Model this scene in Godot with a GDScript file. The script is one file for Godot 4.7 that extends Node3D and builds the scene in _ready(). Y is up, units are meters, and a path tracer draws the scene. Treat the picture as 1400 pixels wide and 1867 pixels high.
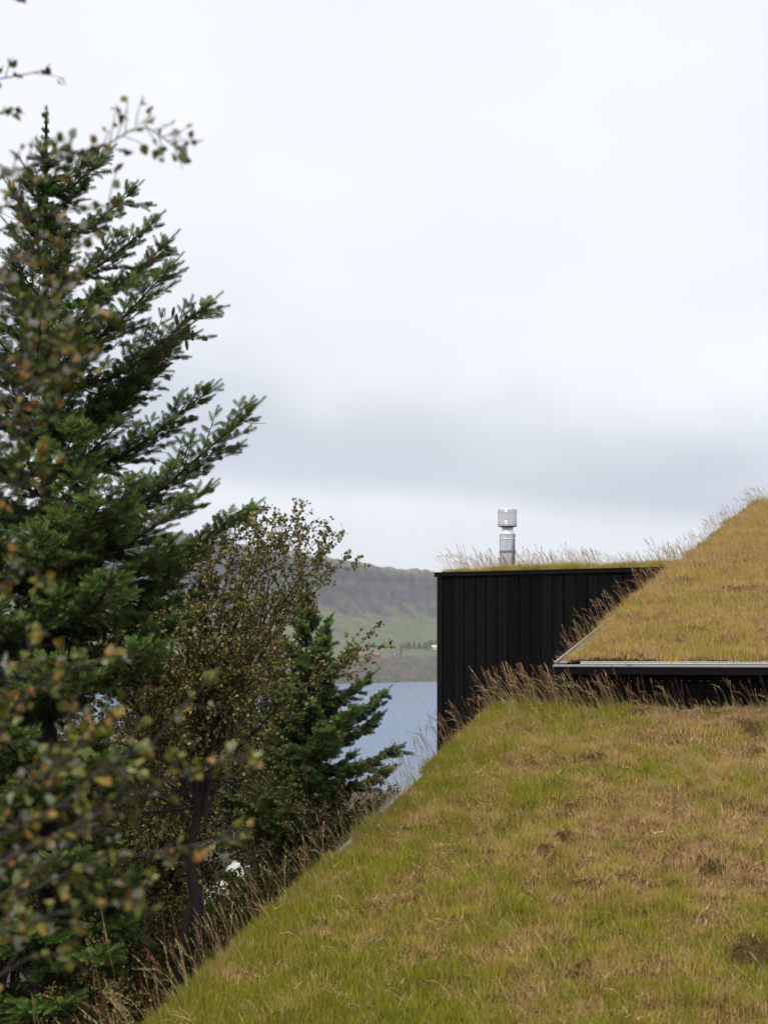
extends Node3D
# A turf-roofed house group above a fjord, seen past a spruce and birches.
# Picture measures (px, py of a 1400 x 1867 picture) are turned into places with P(px, py, depth).

const F := 2600.0
const CX := 700.0
const HY := 1195.0
const SLOPE_LOW := 0.264
const SLOPE_HIGH := 0.217
const LAKE := -25.0

var er := Vector3(cos(deg_to_rad(23.0)), 0, sin(deg_to_rad(23.0)))    # along the eaves, to the right
var eu := Vector3(sin(deg_to_rad(23.0)), 0, -cos(deg_to_rad(23.0)))   # up the slopes, away
var en := Vector3(-sin(deg_to_rad(23.0)), 0, cos(deg_to_rad(23.0)))   # out of the front walls
var C := Vector3(0.889, -0.44, -11.71)                                # top left corner of the near roof
var A := Vector3(1.371, -0.08, -11.5)                                 # eave corner of the upper roof
var BX := Vector3(0.713, 0, -19.1)                                    # left corner of the cabin wall
var rng := RandomNumberGenerator.new()
var n1 := FastNoiseLite.new()
var n2 := FastNoiseLite.new()
var n3 := FastNoiseLite.new()
var used := {}
var M := {}


func P(px: float, py: float, d: float) -> Vector3:
	return Vector3((px - CX) / F * d, (HY - py) / F * d, -d)


func R(a: float, b: float) -> float:
	return rng.randf_range(a, b)


func rvec() -> Vector3:
	return Vector3(R(-1, 1), R(-1, 1), R(-1, 1))


# ------------------------------------------------------------------ mesh building
class MB:
	var v := PackedVector3Array()
	var n := PackedVector3Array()
	var c := PackedColorArray()
	var u := PackedVector2Array()
	var i := PackedInt32Array()

	func vert(p: Vector3, nn: Vector3, col := Color.WHITE, uv := Vector2.ZERO) -> int:
		v.append(p)
		n.append(nn)
		c.append(col)
		u.append(uv)
		return v.size() - 1

	func tri(a: Vector3, b: Vector3, d: Vector3, col := Color.WHITE) -> void:
		var nn := (d - a).cross(b - a).normalized()
		var k := v.size()
		vert(a, nn, col)
		vert(b, nn, col)
		vert(d, nn, col)
		i.append_array(PackedInt32Array([k, k + 1, k + 2]))

	func quad(a: Vector3, b: Vector3, d: Vector3, e: Vector3, col := Color.WHITE) -> void:
		var nn := (d - a).cross(b - a).normalized()
		var k := v.size()
		vert(a, nn, col, Vector2(0, 0))
		vert(b, nn, col, Vector2(1, 0))
		vert(d, nn, col, Vector2(1, 1))
		vert(e, nn, col, Vector2(0, 1))
		i.append_array(PackedInt32Array([k, k + 1, k + 2, k, k + 2, k + 3]))

	func face(pts: Array, outward: Vector3, col := Color.WHITE) -> void:
		var nn: Vector3 = (pts[2] - pts[0]).cross(pts[1] - pts[0])
		if nn.dot(outward) < 0:
			pts.reverse()
		for k in range(1, pts.size() - 1):
			tri(pts[0], pts[k], pts[k + 1], col)

	func tube(pts: Array, rads: Array, sides: int, col := Color.WHITE, closed := true) -> void:
		var first := v.size()
		var count := pts.size()
		for k in count:
			var d: Vector3 = (pts[mini(k + 1, count - 1)] - pts[maxi(k - 1, 0)]).normalized()
			var s := d.cross(Vector3(0.31, 0.17, 0.93)).normalized()
			var t := d.cross(s)
			for j in sides:
				var a := TAU * j / sides
				var o := s * cos(a) + t * sin(a)
				vert(pts[k] + o * rads[k], o, col, Vector2(float(j) / sides, k))
		for k in count - 1:
			for j in sides:
				var a := first + k * sides + j
				var b := first + k * sides + (j + 1) % sides
				i.append_array(PackedInt32Array([a, a + sides, b, b, a + sides, b + sides]))
		if closed:
			for e in [0, count - 1]:
				var at := first + (e as int) * sides
				for j in range(1, sides - 1):
					i.append_array(PackedInt32Array([at, at + j, at + j + 1]))

	func lathe(profile: Array, at: Vector3, sides := 40) -> void:   # profile of Vector2(radius, height); sharp where points repeat
		for k in profile.size() - 1:
			var a: Vector2 = profile[k]
			var b: Vector2 = profile[k + 1]
			if a.is_equal_approx(b):
				continue
			var nn2 := Vector2(b.y - a.y, a.x - b.x).normalized()
			var first := v.size()
			for j in sides + 1:
				var t := TAU * j / sides
				var o := Vector3(cos(t), 0, sin(t))
				vert(at + o * a.x + Vector3.UP * a.y, o * nn2.x + Vector3.UP * nn2.y)
				vert(at + o * b.x + Vector3.UP * b.y, o * nn2.x + Vector3.UP * nn2.y)
			for j in sides:
				var q := first + j * 2
				i.append_array(PackedInt32Array([q, q + 2, q + 1, q + 2, q + 3, q + 1]))

	func box(at: Vector3, x: Vector3, y: Vector3, z: Vector3, ch := 0.0) -> void:   # half axes; chamfered edges
		var ax := [x, y, z]
		var un := [x.normalized(), y.normalized(), z.normalized()]
		var corner := func(sg: Array, f: int) -> Vector3:
			var p := at
			for k in 3:
				p += ax[k] * sg[k]
				if k != f:
					p -= un[k] * sg[k] * ch
			return p
		for f in 3:
			var g := (f + 1) % 3
			var h := (f + 2) % 3
			for s in [-1, 1]:
				var q := []
				for st in [[-1, -1], [1, -1], [1, 1], [-1, 1]]:
					var sg := [0, 0, 0]
					sg[f] = s
					sg[g] = st[0]
					sg[h] = st[1]
					q.append((corner as Callable).call(sg, f))
				face(q, ax[f] * s)
		if ch <= 0.0:
			return
		for f in 3:   # the bevels along each edge
			var g := (f + 1) % 3
			var h := (f + 2) % 3
			for sg1 in [-1, 1]:
				for sg2 in [-1, 1]:
					var lo := [0, 0, 0]
					lo[f] = -1
					lo[g] = sg1
					lo[h] = sg2
					var hi := lo.duplicate()
					hi[f] = 1
					face([(corner as Callable).call(lo, g), (corner as Callable).call(hi, g), (corner as Callable).call(hi, h), (corner as Callable).call(lo, h)], ax[g] * sg1 + ax[h] * sg2)
		for s1 in [-1, 1]:
			for s2 in [-1, 1]:
				for s3 in [-1, 1]:
					var sg := [s1, s2, s3]
					face([(corner as Callable).call(sg, 0), (corner as Callable).call(sg, 1), (corner as Callable).call(sg, 2)], x * s1 + y * s2 + z * s3)

	func mesh() -> ArrayMesh:
		var a := []
		a.resize(Mesh.ARRAY_MAX)
		a[Mesh.ARRAY_VERTEX] = v
		a[Mesh.ARRAY_NORMAL] = n
		a[Mesh.ARRAY_COLOR] = c
		a[Mesh.ARRAY_TEX_UV] = u
		a[Mesh.ARRAY_INDEX] = i
		var m := ArrayMesh.new()
		m.add_surface_from_arrays(Mesh.PRIMITIVE_TRIANGLES, a)
		return m


class Scatter:   # where copies of one small mesh stand
	var t: Array[Transform3D] = []
	var c := PackedColorArray()

	func put(x: Transform3D, col: Color) -> void:
		t.append(x)
		c.append(col)


func aim(p: Vector3, up: Vector3, s: Vector3, spin: float) -> Transform3D:   # local y along up, scaled
	var y := up.normalized()
	var x := y.cross(Vector3(0.27, 0.13, 0.95)).normalized()
	var z := x.cross(y)
	var x2 := x * cos(spin) + z * sin(spin)
	var z2 := x2.cross(y)
	return Transform3D(Basis(x2 * s.x, y * s.y, z2 * s.z), p)


# ------------------------------------------------------------------ scene tree helpers
func numbered(called: String) -> String:
	var k: int = used.get(called, 0)
	used[called] = k + 1
	return called if k == 0 else "%s_%03d" % [called, k]


func tag(o: Node, label: String, category: String, group := "", kind := "") -> void:
	for pair in [["label", label], ["category", category], ["group", group], ["kind", kind]]:
		if pair[1]:
			o.set_meta(pair[0], pair[1])


func thing(called: String, label: String, category: String, at: Vector3, group := "") -> Node3D:
	var o := Node3D.new()
	o.name = numbered(called)
	add_child(o)
	o.position = at
	tag(o, label, category, group)
	return o


func part(called: String, m: Mesh, mat: Material, parent: Node3D) -> MeshInstance3D:   # world-laid mesh under a thing (or under a part that is)
	var o := MeshInstance3D.new()
	o.mesh = m
	o.material_override = mat
	if parent == self:
		o.name = numbered(called)
	else:
		o.name = called
		if parent.get_parent() == self:
			o.position = -parent.position if parent.get_class() == "Node3D" else Vector3.ZERO
	parent.add_child(o, true)
	return o


func copies(called: String, m: Mesh, mat: Material, s: Scatter, parent: Node3D) -> MultiMeshInstance3D:
	var mm := MultiMesh.new()
	mm.transform_format = MultiMesh.TRANSFORM_3D
	mm.use_colors = true
	mm.mesh = m
	mm.instance_count = s.t.size()
	for k in s.t.size():
		mm.set_instance_transform(k, s.t[k])
		mm.set_instance_color(k, s.c[k])
	var o := MultiMeshInstance3D.new()
	o.multimesh = mm
	o.material_override = mat
	o.set_meta("kind", "stuff")
	if parent == self:
		o.name = numbered(called)
	else:
		o.name = called
		if parent.get_class() == "Node3D" and parent.get_parent() == self:
			o.position = -parent.position
	parent.add_child(o, true)
	return o


func lin(r: float, g: float, b: float) -> Color:
	return Color(r, g, b).linear_to_srgb()


func mat(c: Color, rough := 0.8, metal := 0.0) -> StandardMaterial3D:
	var m := StandardMaterial3D.new()
	m.albedo_color = c
	m.roughness = rough
	m.metallic = metal
	return m


func leafy(rough := 0.6, back := 0.3, spec := 0.5) -> StandardMaterial3D:
	var m := mat(Color.WHITE, rough)
	m.vertex_color_use_as_albedo = true
	m.metallic_specular = spec
	m.cull_mode = BaseMaterial3D.CULL_DISABLED
	if back > 0:
		m.backlight_enabled = true
		m.backlight = Color(back, back, back)
	return m


func noise_tex(freq: float, oct: int, sd: int, ramp: Array, size := 512, as_normal := 0.0) -> NoiseTexture2D:
	var f := FastNoiseLite.new()
	f.seed = sd
	f.frequency = freq
	f.fractal_octaves = oct
	f.noise_type = FastNoiseLite.TYPE_SIMPLEX_SMOOTH
	var t := NoiseTexture2D.new()
	t.width = size
	t.height = size
	t.seamless = true
	t.noise = f
	if as_normal > 0:
		t.as_normal_map = true
		t.bump_strength = as_normal
	elif ramp.size():
		var g := Gradient.new()
		var off := PackedFloat32Array()
		var col := PackedColorArray()
		for e in ramp:
			off.append(e[0])
			col.append(e[1])
		g.offsets = off
		g.colors = col
		t.color_ramp = g
	return t


func tri_map(m: StandardMaterial3D, s: Vector3) -> void:
	m.uv1_triplanar = true
	m.uv1_world_triplanar = true
	m.uv1_scale = s


# ------------------------------------------------------------------ sky
func sky_image() -> Image:
	var w := 1024
	var h := 512
	var im := Image.create(w, h, false, Image.FORMAT_RGBF)
	var nz := FastNoiseLite.new()
	nz.seed = 5
	nz.frequency = 1.0
	nz.fractal_octaves = 5
	var nb := FastNoiseLite.new()
	nb.seed = 11
	nb.frequency = 1.0
	nb.fractal_octaves = 3
	for y in h:
		var el := PI * (0.5 - (y + 0.5) / h)
		for x in w:
			var az := TAU * (x + 0.5) / w
			var col: Color
			if el < -0.02:
				col = Color(0.16, 0.17, 0.16)
			else:
				var e := maxf(el, 0.0)
				var se := sin(e)
				# azimuth measured from the view, to the right
				var d := Vector3(-sin(az) * cos(e), se, cos(az) * cos(e))
				var lay := Vector3(d.x, 0, d.z) / (se + 0.22)
				var big := nb.get_noise_3d(lay.x * 0.55 + 3.1, 0.0, lay.z * 0.55)
				var fine := nz.get_noise_3d(lay.x * 0.9, 2.0, lay.z * 0.9)
				var edge := nz.get_noise_3d(lay.x * 0.5 + 9.0, 7.0, lay.z * 0.5)
				var lum := 0.665 + 0.005 * smoothstep(0.10, 0.32, e) + 0.72 * smoothstep(0.42, 1.5, e)
				var wisp := nz.get_noise_3d(lay.x * 1.6 + 20.0, 4.0, lay.z * 0.8)
				# the grey cloud bank that lies low all round
				var rim := 0.116 + 0.10 * clampf(d.x, -0.6, 0.6) + 0.022 * edge
				var low := smoothstep(rim - 0.014, rim + 0.012, e + 0.006 * wisp) * (1.0 - smoothstep(rim + 0.010, rim + 0.135, e + 0.06 * fine))
				var dark := clampf(low * (0.95 + 0.8 * big), 0, 1)
				lum *= 1.0 - 0.27 * dark
				lum += 0.085 * fine * smoothstep(0.02, 0.2, e) + 0.02 * big + 0.06 * wisp
				var blue := 0.45 + 0.55 * dark
				col = Color(lum * (1.0 - 0.115 * blue), lum * (1.0 - 0.045 * blue), lum * (1.0 + 0.085 * blue))
			im.set_pixel(x, y, col)
	return im


# ------------------------------------------------------------------ terrain heights
func ground_y(x: float, d: float) -> float:
	var y: float
	if d < 0.8:
		y = -1.65
	elif d < 4.2:
		y = lerpf(-1.65, -3.25, smoothstep(0.8, 4.2, d))
	elif d < 24.0:
		y = lerpf(-3.25, -3.75, (d - 4.2) / 19.8)
	else:
		y = -3.75 - (d - 24.0) * 0.089
	y += n1.get_noise_2d(x * 3.0, d * 3.0) * (0.12 + 0.02 * minf(d, 60.0))
	return y


func low_point(a: float, b: float, up := 0.0) -> Vector3:   # on the near roof's turf
	return C + er * a - eu * b + Vector3.UP * (-SLOPE_LOW * b + up + (0.06 * n2.get_noise_2d(a * 60.0, b * 60.0) + 0.035 * n2.get_noise_2d(a * 220.0 + 50.0, b * 220.0)) * smoothstep(-0.1, 0.6, a))


func high_point(a: float, b: float, up := 0.0) -> Vector3:   # on the upper roof's turf
	return A + er * a + eu * b + Vector3.UP * (SLOPE_HIGH * b + up + 0.07 * n2.get_noise_2d(a * 50.0 + 400.0, b * 50.0) + 0.035 * n2.get_noise_2d(a * 220.0 + 950.0, b * 220.0))


func sheet(f: Callable, a0: float, a1: float, na: int, b0: float, b1: float, nb: int) -> ArrayMesh:
	var st := SurfaceTool.new()
	st.begin(Mesh.PRIMITIVE_TRIANGLES)
	st.set_smooth_group(0)
	for j in nb + 1:
		for k in na + 1:
			st.set_uv(Vector2(float(k) / na, float(j) / nb))
			st.add_vertex(f.call(lerpf(a0, a1, float(k) / na), lerpf(b0, b1, float(j) / nb)))
	for j in nb:
		for k in na:
			var q := j * (na + 1) + k
			for w in [q, q + 1, q + na + 1, q + 1, q + na + 2, q + na + 1]:
				st.add_index(w)
	st.generate_normals()
	return st.commit()


# ------------------------------------------------------------------ grass meshes
func blade(b: MB, p: Vector3, dir: Vector3, bend: Vector3, h: float, w: float, c0: Color, c1: Color, segs := 2) -> void:
	var side := dir.cross(rvec()).normalized()
	var nn := side.cross(dir).normalized()
	var last := -1
	for k in segs + 1:
		var t := float(k) / segs
		var q := p + dir * h * t + bend * h * t * t
		var ww := w * (1.0 - t * 0.85) * 0.5
		var col := c0.lerp(c1, t)
		if k < segs:
			var a := b.vert(q - side * ww, nn, col)
			b.vert(q + side * ww, nn, col)
			if last >= 0:
				b.i.append_array(PackedInt32Array([last, a, last + 1, last + 1, a, a + 1]))
			last = a
		else:
			var a := b.vert(q, nn, col)
			b.i.append_array(PackedInt32Array([last, a, last + 1]))


func tint(lo: float, hi: float) -> Color:
	var k := R(lo, hi)
	return Color(k * R(0.92, 1.08), k * R(0.95, 1.05), k * R(0.85, 1.1))


func green_tuft(count: int, spread: float) -> ArrayMesh:   # 1 unit tall at most
	var b := MB.new()
	for k in count:
		var o := Vector3(R(-1, 1), 0, R(-1, 1)) * spread
		var d := (Vector3.UP + o * R(0.2, 1.0) / spread * 0.35 + rvec() * 0.18).normalized()
		var t := tint(0.45, 1.55)
		var dry := Color(1.8, 1.1, 1.6) * t if R(0, 1) < 0.2 else t
		blade(b, o, d, (rvec() * 0.3 + Vector3(-0.25, -0.15, 0)), R(0.45, 1.0), R(0.03, 0.05), dry * Color(1.15, 0.95, 0.9), dry)
	return b.mesh()


func dry_tuft(count: int, spread: float) -> ArrayMesh:   # dead blades curled over one another
	var b := MB.new()
	for k in count:
		var o := Vector3(R(-1, 1), R(0, 0.25), R(-1, 1)) * spread
		var a := R(0, TAU)
		var out := Vector3(cos(a), 0, sin(a))
		var d := (out * R(0.3, 1.0) + Vector3.UP * R(0.5, 1.3)).normalized()
		var t := tint(0.35, 1.6)
		blade(b, o, d, out * R(-0.2, 0.5) + Vector3.DOWN * R(0.1, 0.8), R(0.4, 1.1), R(0.022, 0.04), t * Color(0.8, 0.75, 0.7), t, 3)
	return b.mesh()


func seed_stalk(kind: int) -> ArrayMesh:   # 1 unit tall; 0 feathery red panicle, 1 pale slim spike, 2 nodding loose head
	var b := MB.new()
	var pts := []
	var rad := []
	var lean := Vector3(R(-0.3, 0.05), 0, R(-0.1, 0.1))
	for k in 6:
		var t := k / 5.0
		var p := Vector3(0, t, 0) + lean * t * t
		if kind == 2:
			p += Vector3(-0.28, -0.16, 0) * pow(t, 4)
		pts.append(p)
		rad.append(lerpf(0.0045, 0.0022, t))
	b.tube(pts, rad, 3, Color(0.95, 1.0, 0.85))
	for k in [24, 18, 18][kind]:
		var t := R([0.62, 0.78, 0.7][kind], 1.0)
		var q: Vector3 = pts[4].lerp(pts[5], (t - 0.8) / 0.2) if t > 0.8 else pts[3].lerp(pts[4], (t - 0.6) / 0.2)
		var wide: float = [0.045, 0.007, 0.03][kind] * sin(PI * clampf((1.03 - t) * [2.3, 4.0, 3.0][kind], 0.05, 1.0))
		var o := Vector3(R(-1, 1), R(0.2, 1.0), R(-1, 1)) * wide
		var d := (o + Vector3.UP * 0.04 + Vector3(-0.02, 0, 0)).normalized()
		blade(b, q + o * 0.6, d, Vector3.ZERO, R(0.03, 0.055), [0.011, 0.016, 0.013][kind], tint(0.7, 1.3), tint(0.7, 1.4))
	for k in 2:
		blade(b, Vector3.ZERO, (Vector3.UP + rvec() * 0.25).normalized(), rvec() * 0.4, R(0.3, 0.6), 0.014, Color(0.7, 1.0, 0.6), Color(0.9, 1.0, 0.7), 3)
	return b.mesh()


# ------------------------------------------------------------------ trees
func spruce_shoot(sd: int) -> ArrayMesh:   # a needled shoot along +y, one unit long and about 0.5 wide
	var b := MB.new()
	b.tube([Vector3.ZERO, Vector3(0.01, 0.5, 0), Vector3(0, 0.95, 0.0)], [0.03, 0.026, 0.018], 3, Color(1.9, 0.75, 0.7))
	var count := 92
	for k in count:
		var t := (k + R(0, 1)) / count
		var a := k * 2.39996 + R(-0.3, 0.3) + sd
		var o := Vector3(cos(a), 0, sin(a))
		var fwd := lerpf(0.55, 1.3, t * t)
		var d := (o + Vector3.UP * fwd).normalized()
		var l := R(0.22, 0.29) * (1.0 - 0.25 * t)
		var p := Vector3(0, t * 0.92, 0) + o * 0.02
		var s := d.cross(o).normalized() * 0.016
		var c := tint(0.75, 1.3)
		if t > 0.6:
			c = c * Color(1.35, 1.3, 1.1)
		var m := p + d * l * 0.55
		b.quad(p, m - s, p + d * l, m + s, c)
	return b.mesh()


func spruce_branch(o: Vector3, tip: Vector3, rad: float, wood: MB, sh: Scatter, vigor: float, size: float) -> void:
	tip -= (tip - o).normalized() * 0.07 * size
	var len_ := o.distance_to(tip)
	var f0 := (tip - o).normalized()
	var s0 := f0.cross(Vector3.UP).normalized()
	if s0.length() < 0.1:
		s0 = Vector3.RIGHT
	var pts := []
	var rads := []
	var wob := R(-0.06, 0.06)
	for k in 9:
		var t := k / 8.0
		pts.append(o.lerp(tip, t) + Vector3.DOWN * len_ * 0.16 * sin(PI * t) * (1.1 - 0.5 * t) + s0 * wob * len_ * sin(PI * 2 * t))
		rads.append(maxf(rad * (1.0 - t * 0.9), 0.003))
	wood.tube(pts, rads, 5)
	var at := func(t: float) -> Vector3:
		var k := mini(int(t * 8.0), 7)
		return pts[k].lerp(pts[k + 1], t * 8.0 - k)
	var t := 0.10
	var sgn := 1.0
	while t < 0.97:
		var p: Vector3 = (at as Callable).call(t)
		var f: Vector3 = ((at as Callable).call(minf(t + 0.04, 1.0)) - (at as Callable).call(t - 0.04)).normalized()
		var s := f.cross(Vector3.UP).normalized()
		var nrm := s.cross(f)
		for rep in 2:
			sgn = -sgn
			var l2 := clampf((0.36 * pow(1.0 - t, 0.75) * minf(1.0, 0.35 + 1.6 * t) + 0.055) * len_ * R(0.7, 1.15), 0.05 * size, 0.62 * size)
			var d2 := (f * R(0.65, 0.95) + s * sgn * R(0.55, 0.95) + nrm * R(-0.35, 0.22)).normalized()
			spruce_twig(p, d2, l2, wood, sh, vigor, size, t)
		if R(0, 1) < 0.55:
			put_shoot(p, (f * 0.55 + nrm * R(0.5, 1.0) + s * R(-0.5, 0.5)).normalized(), R(0.05, 0.095) * size, sh, vigor + 0.25 * t)
		if R(0, 1) < 0.35:
			spruce_twig(p, (f * 0.6 - nrm * R(0.3, 0.7) + s * R(-0.6, 0.6)).normalized(), R(0.06, 0.22) * size, wood, sh, vigor - 0.3, size, t)
		if R(0, 1) < 0.10:   # bare dead twig below
			var dq := (f * 0.7 - nrm * R(0.3, 0.9) + s * R(-0.5, 0.5)).normalized() * R(0.08, 0.24) * size
			wood.tube([p, p + dq * 0.5 + Vector3.DOWN * 0.01, p + dq], [0.003, 0.0022, 0.0012], 3)
		t += 0.058 * size / len_
	var fe: Vector3 = (pts[8] - pts[7]).normalized()
	put_shoot(pts[8] - fe * 0.03, (fe + Vector3.UP * 0.1).normalized(), R(0.13, 0.17) * size, sh, 1.0)
	for k in 4:
		put_shoot(pts[8] - fe * R(0.02, 0.07), (fe * 0.8 + Vector3.UP * R(-0.2, 0.9) + s0 * R(-0.8, 0.8)).normalized(), R(0.07, 0.11) * size, sh, 0.9)


func put_shoot(p: Vector3, d: Vector3, l: float, sh: Scatter, vigor: float) -> void:
	var v := clampf(vigor + R(-0.3, 0.3), 0.0, 1.2)
	var c := Color(0.030, 0.060, 0.017).lerp(Color(0.115, 0.190, 0.042), v)
	if R(0, 1) < 0.06:
		c = Color(0.10, 0.105, 0.035)
	elif R(0, 1) < 0.05:
		c = Color(0.075, 0.05, 0.025)
	var wide := 0.098 * R(0.85, 1.15)
	sh.put(aim(p, d, Vector3(wide, l, wide), R(0, TAU)), c)


func spruce_twig(p: Vector3, d: Vector3, l: float, wood: MB, sh: Scatter, vigor: float, size: float, t: float) -> void:
	var e := p + d * l + Vector3.UP * l * 0.08
	wood.tube([p, p.lerp(e, 0.5) + Vector3.DOWN * l * 0.05, e], [0.0045, 0.0035, 0.002], 3)
	var s := d.cross(Vector3.UP).normalized()
	var up := s.cross(d)
	var x := 0.03
	var sgn := 1.0 if R(0, 1) < 0.5 else -1.0
	while x < l:
		sgn = -sgn
		var q := p.lerp(e, x / l)
		put_shoot(q, (d * R(0.6, 0.95) + s * sgn * R(0.45, 0.9) + up * R(-0.25, 0.5)).normalized(), R(0.055, 0.098) * size, sh, vigor + 0.5 * t + 0.35 * x / maxf(l, 0.2) - 0.35)
		x += R(0.030, 0.048) * size
	put_shoot(e - d * 0.02, (d + Vector3.UP * R(-0.1, 0.35)).normalized(), R(0.06, 0.10) * size, sh, vigor + 0.4 * t + 0.2)


func spruce(called: String, label: String, top: Vector3, base_y: float, radius_at: Callable, fixed: Array, size: float, from_h: float, to_h: float, whorl: float, group: String) -> Node3D:
	var base := Vector3(top.x, base_y, top.z)
	var o := thing(called, label, "tree", base, group)
	var h := top.y - base_y
	var tr := MB.new()
	var pts := []
	var rads := []
	for k in 15:
		var t := k / 14.0
		pts.append(base.lerp(top, t) + Vector3(sin(t * 5.0), 0, cos(t * 4.0)) * 0.03 * (1 - t))
		rads.append(lerpf(0.015 * h, 0.008, pow(t, 0.8)))
	tr.tube(pts, rads, 9)
	part("trunk", tr.mesh(), M.bark, o)
	var sets := []
	for q in fixed:
		sets.append([q[0], q[1], 1.0])
	var y := from_h
	while y < to_h:
		var count := rng.randi_range(4, 6)
		var turn := R(0, TAU)
		for k in count:
			var az := turn + TAU * k / count + R(-0.25, 0.25)
			var oy := y + R(-0.05, 0.10)
			var rmax: float = radius_at.call(oy, az)
			var r := rmax * R(0.72, 1.0)
			var rise := lerpf(0.75, 0.12, clampf(oy / (to_h * 0.8), 0, 1)) * r + R(-0.06, 0.1) * r
			var org := Vector3(top.x, top.y - oy, top.z)
			sets.append([org, org + Vector3(cos(az) * r, rise, sin(az) * r), 0.6])
		y += whorl * R(0.75, 1.25) * (0.7 + 0.3 * clampf(y, 0, 1))
	for q in sets:
		var wood := MB.new()
		var sh := Scatter.new()
		var ln: float = q[0].distance_to(q[1])
		spruce_branch(q[0], q[1], 0.008 + 0.012 * ln, wood, sh, 0.45, size)
		var br := part("branch", wood.mesh(), M.twig, o)
		var nd := copies("needles", M.shoot[rng.randi() % 3], M.needle, sh, br)
		nd.position = Vector3.ZERO
	# the leader
	var sh2 := Scatter.new()
	var ly := 0.0
	while ly < from_h + 0.1:
		for k in 2:
			var a := R(0, TAU)
			put_shoot(top + Vector3.DOWN * ly, Vector3(cos(a), R(0.5, 1.3), sin(a)).normalized(), R(0.03, 0.05) * size * (0.7 + ly), sh2, 0.8)
		ly += 0.05 * size
	put_shoot(top + Vector3.DOWN * 0.03, Vector3.UP, 0.1 * size, sh2, 1.0)
	copies("leader_needles", M.shoot[0], M.needle, sh2, o)
	return o


func cone_mesh() -> ArrayMesh:
	var b := MB.new()
	for k in 44:
		var t := k / 44.0
		var a := k * 2.39996
		var r := 0.011 * sin(PI * clampf(t * 0.86 + 0.12, 0, 1)) + 0.002
		var o := Vector3(cos(a), 0, sin(a))
		var p := Vector3.DOWN * 0.065 * t
		var s := o.cross(Vector3.UP) * 0.0065
		b.tri(p + s, p - s, p + o * r * 1.25 + Vector3.DOWN * 0.009, tint(0.8, 1.2))
		b.tri(p + o * r * 0.5 + s, p + o * r * 1.25 + Vector3.DOWN * 0.009, p + o * r * 0.5 - s, tint(0.8, 1.2))
	b.lathe([Vector2(0.001, -0.068), Vector2(0.006, -0.055), Vector2(0.009, -0.03), Vector2(0.006, -0.004), Vector2(0.001, 0.0)], Vector3.ZERO, 8)
	return b.mesh()


func leaf_mesh(w: float, fold: float, curl: float, steps: int) -> ArrayMesh:   # along +y, one unit long, serrated ovate blade with a short stalk
	var b := MB.new()
	var rib := []
	var lo := []
	var hi := []
	for k in steps + 1:
		var t := float(k) / steps
		var y := 0.16 + 0.84 * t
		var ww := w * pow(sin(PI * pow(t, 0.72)), 0.85) * (1.0 + (0.08 if k % 2 else -0.05)) if k > 0 and k < steps else 0.0
		var z := -curl * t * t
		rib.append(Vector3(0, y, z))
		lo.append(Vector3(-ww, y + 0.03, z + fold * ww))
		hi.append(Vector3(ww, y + 0.03, z + fold * ww))
	for k in steps:
		for sd in [lo, hi]:
			if k > 0:
				b.tri(rib[k], sd[k], rib[k + 1])
			if k < steps - 1:
				b.tri(rib[k + 1], sd[k], sd[k + 1]) if k > 0 else b.tri(rib[k], sd[k + 1], rib[k + 1])
	var g := 0.018
	b.tri(Vector3(-g, 0, 0), Vector3(g, 0, 0), Vector3(0, 0.2, 0), Color(1.4, 0.8, 0.7))
	return b.mesh()


func grow(p: Vector3, d: Vector3, l: float, r: float, depth: int, wood: MB, lv: Scatter, opt: Dictionary) -> void:
	var segs := 3 if depth == 0 else 4
	var pts := [p]
	var rads := [r]
	var dir := d
	for k in segs:
		dir = (dir + rvec() * opt.bend + Vector3.UP * opt.up).normalized()
		pts.append(pts[k] + dir * l / segs)
		rads.append(maxf(r * (1.0 - 0.75 * (k + 1) / segs), 0.0012))
	wood.tube(pts, rads, 3 if r < 0.012 else 5, Color.WHITE, false)
	if depth > 0:
		var count: int = opt.kids[depth - 1]
		for k in count:
			var t := R(0.2, 0.97)
			var at := t * segs
			var q: Vector3 = pts[int(at)].lerp(pts[mini(int(at) + 1, segs)], at - int(at))
			var f: Vector3 = (pts[mini(int(at) + 1, segs)] - pts[int(at)]).normalized()
			var side := f.cross(rvec()).normalized()
			grow(q, (f * R(0.5, 0.95) + side * R(0.5, 0.9)).normalized(), l * R(0.32, 0.6) * (1.15 - 0.5 * t), maxf(r * 0.45, 0.0013), depth - 1, wood, lv, opt)
	if depth <= 1:
		var step: float = opt.leaf_step
		var x := R(0.2, 1.0) * step
		while x < l:
			var at := clampf(x / l, 0, 0.999) * segs
			var q: Vector3 = pts[int(at)].lerp(pts[int(at) + 1], at - int(at))
			add_leaf(q, lv, opt)
			x += step * R(0.6, 1.4)
		add_leaf(pts[segs], lv, opt)


func add_leaf(q: Vector3, lv: Scatter, opt: Dictionary) -> void:
	var d := (rvec() + Vector3.UP * R(-0.5, 0.7)).normalized()
	var s: float = opt.leaf * R(0.7, 1.2)
	lv.put(aim(q, d, Vector3(s, s, s), R(0, TAU)), leaf_colour(opt.tone))


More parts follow.
